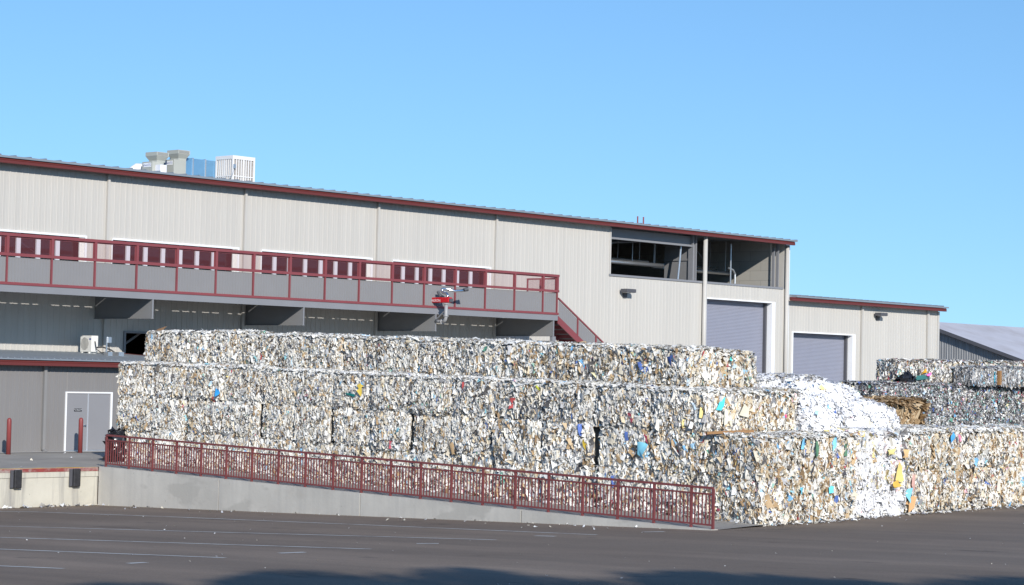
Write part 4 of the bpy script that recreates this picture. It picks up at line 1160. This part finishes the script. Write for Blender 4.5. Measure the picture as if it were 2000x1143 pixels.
for k in range(3):
    xa = 82.2 + k * 2.15
    bale(xa, xa + 2.1, 47.55, 48.6, 3.42, 4.20, 'wrapped', ['-y', '+z', '-x'], f'grey film wrapped bale in front of the top row, {ORD[k]} from its left end', 'film wrapped bales', name='wrapped_bale', cat='plastic bale', material=M_PLASTIC,
         dens=420, size=(.22, .05), lump=.02, fold=.5, accents=[acc_y(83.95, 3.75, .05, .33, (.08, .45, .60), 47.58)] if k == 0 else ())
tag(MB().box(84.25, 84.42, 47.46, 47.58, 3.43, 4.04).build('timber_stake', M_WOOD, None, (84.33, 47.5, 3.43)), 'short upright tan timber stake between the wrapped bales', 'timber')

# black bags, board, cardboard
def lump_bag(c, h, label, seed, name='plastic_bag', mt=None):
    rs = np.random.default_rng(seed); m = MB(); nu, nv = 28, 16
    ph = rs.uniform(0, 6, 9); fr = rs.uniform(2, 7, (9, 3)) * rs.choice([-1, 1], (9, 3))
    for j in range(nv + 1):
        th = math.pi * j / nv
        for i in range(nu):
            a = 2 * math.pi * i / nu
            d = np.array([math.sin(th) * math.cos(a), math.sin(th) * math.sin(a), math.cos(th)])
            k = 1 + .22 * sum(abs(math.sin(float(d @ fr[q]) + ph[q])) - .6 for q in range(9)) / 2.2
            p = d * np.array(h) * k + np.array(c)
            p[2] = max(p[2], c[2] - h[2] * .8)
            m.v.append(tuple(p))
    for j in range(nv):
        for i in range(nu): m.f.append((j * nu + i, j * nu + (i + 1) % nu, (j + 1) * nu + (i + 1) % nu, (j + 1) * nu + i))
    return tag(m.build(name, mt or M_BAG, None, (c[0], c[1], c[2] - h[2] * .8)), label, 'plastic bag')
def film_bag(c, h, n, label, seed):
    o = mound(c, h, n, 'film', label, (.20, .13), seed, 'plastic_bag'); o['category'] = 'plastic bag'; del o['group']
    o.data.materials.clear(); o.data.materials.append(M_BAG)
film_bag((48.2, 62.2, .72), (.22, .34, .30), 300, 'crumpled black plastic sheet at the left end of the bale wall', 5)
film_bag((48.2, 62.15, -.03), (.22, .30, .66), 320, 'black plastic bag on the pavement below the crumpled sheet', 6)
film_bag((78.3, 48.45, 3.42), (.42, .24, .27), 170, 'black plastic bag caught in front of the top row of mixed bales', 8)
zt1 = wall_base(35) + 2 * TH
m = MB().bar((48.05, 36.05, zt1 + .02), (49.05, 35.2, zt1 + .10), .22, .07)
tag(m.build('wooden_board', M_WOOD, None, (48.5, 35.6, zt1)), 'brown wooden board lying on the step at the corner of the bale wall', 'board')
m = MB(); m.poly([(49.3, 61.7, 4.62), (49.3, 61.2, 4.66), (49.5, 61.15, 4.85), (49.45, 61.6, 4.74)]); m.poly([(49.3, 61.7, 4.618), (49.3, 61.2, 4.658), (49.55, 61.3, 4.66)])
tag(m.build('cardboard_flap', M_CARD, None, (49.4, 61.4, 4.62)), 'torn brown cardboard flap sticking up at the left end of the top tier', 'cardboard')

# loose scraps of paper on the ground
rs = np.random.default_rng(77)
V = []; C = []
def scrap(x, y, z, s, col):
    a = rs.uniform(0, 6.28); A = np.array([math.cos(a), math.sin(a), rs.normal(0, .15)]) * s; B = np.array([-math.sin(a), math.cos(a), rs.normal(0, .2)]) * s * rs.uniform(.4, .9)
    V.append([np.array([x, y, z + .015]) + A * i * .5 + B * j * .5 + np.array([0, 0, abs(rs.normal(0, .25)) * s]) for i in (-1, 0, 1) for j in (-1, 0, 1)]); C.append(col)
wc = [(.8, .8, .78), (.75, .74, .70), (.6, .55, .45), (.5, .5, .52)]
for k in range(45):                                   # along the dock wall
    y = YD - abs(rs.normal(0, .35)) - .12; x = rs.uniform(40.5, 45); x = min(x, XW - .1); scrap(x, y, base_z(y), rs.uniform(.05, .2), wc[rs.integers(0, 4)])
for k in range(60):                                   # along the ramp wall
    y = rs.uniform(34, 58.4); x = XW - abs(rs.normal(0, .9)) - .1; scrap(x, y, base_z(y), rs.uniform(.03, .11), wc[rs.integers(0, 4)])
for k in range(120):                                  # over the asphalt
    y = rs.uniform(21, 57); x = rs.uniform(24, 44.5) if y > 33 else rs.uniform(22, 62)
    scrap(x, y, asph_z(x, y), rs.uniform(.012, .045), wc[rs.integers(0, 4)])
for k in range(260):                                  # foot of the bales on the right
    x = rs.uniform(48.4, 66); y = 34.25 - abs(rs.normal(0, .28)); scrap(x, y, asph_z(x, y), rs.uniform(.04, .16), wc[rs.integers(0, 4)])
for k in range(150):                                  # walkway between railing and bales
    y = rs.uniform(34.5, 62); x = 48.2 - abs(rs.normal(0, .5)); scrap(max(45.1, x), y, slab_z(46, y) + .004, rs.uniform(.04, .16), wc[rs.integers(0, 4)])
for k in range(40):
    y = rs.uniform(59.2, 69.5); x = rs.uniform(42, 54); scrap(x, y, slab_z(45, y) + .004, rs.uniform(.03, .10), wc[rs.integers(0, 4)])
o = flake_mesh('litter', np.array(V), np.array(C), M_SCRAP, (44, 45, -1))
o['kind'] = 'stuff'

# ------------------------------------------------------------------ trees behind the camera (they throw the shadow on the asphalt)
def tree_meshes(seed, H=1.0):
    rs = random.Random(seed); t = MB()
    t.tube([(0, 0, 0), (.1, .05, 3), (.05, -.1, 6.5), (.15, .1, 11), (0, 0, 15)], [.38, .32, .25, .15, .04], 9)
    cl = []
    for k in range(15):
        a = rs.uniform(0, 6.28); z = rs.uniform(5.5, 14.5); R = (1 - abs(z - 9.5) / 7.5) * 3.9 + .6; R *= rs.uniform(.6, 1.0)
        e = (R * math.cos(a), R * math.sin(a), z + rs.uniform(.3, 1.5)); t.tube([(0, 0, z - 1.0), (e[0] * .5, e[1] * .5, z), e], [.12, .08, .02], 6)
        cl.append((e, rs.uniform(.9, 1.7)))
    for k in range(6): cl.append(((rs.uniform(-1, 1), rs.uniform(-1, 1), rs.uniform(8, 15.5)), rs.uniform(1, 1.8)))
    l = MB()
    for (c, r) in cl:
        for q in range(330):
            d = Vector((rs.gauss(0, 1), rs.gauss(0, 1), rs.gauss(0, 1))).normalized() * r * rs.random() ** .4
            p = Vector(c) + Vector((d.x, d.y, d.z * .75)); u = Vector((rs.gauss(0, 1), rs.gauss(0, 1), rs.gauss(0, 1))).normalized(); v = u.cross(Vector((rs.gauss(0, 1), rs.gauss(0, 1), 1))).normalized()
            s_ = rs.uniform(.12, .24); l.poly([p - u * s_, p + v * s_ * .55, p + u * s_, p - v * s_ * .55])
    return t, l
TD = 47.0
hd = Vector((-math.sin(AZ), -math.cos(AZ), 0))
TARGET = [(25.6, 30.6, 0), (27.8, 28.4, 1), (31.3, 27.3, 0), (32.5, 25.0, 1), (33.0, 21.8, 0), (34.0, 18.6, 1)]
ts = {}
for i, (x, y, s_) in enumerate(TARGET):
    bx, by = x + hd.x * TD, y + hd.y * TD
    zg = base_z(by); top = base_z(y) + TD * math.tan(EL)
    lab = f'leafy tree behind the camera, {ORD[i]} of the row'
    t = thing('shade_tree', lab, 'tree', (bx, by, zg), 'row of shade trees behind the camera')
    if s_ not in ts:
        a, b = tree_meshes(40 + s_)
        ORIGIN[t.name] = Vector((0, 0, 0))
        ts[s_] = (a.build('trunk', M_BARK, t), b.build('crown', M_LEAF, t))
    else:
        for src in ts[s_]:
            c = src.copy(); COL.objects.link(c); c.parent = t
    k = (top - zg) / 16.3
    t.scale = (k, k, k); t.rotation_euler = (0, 0, i * 1.3)
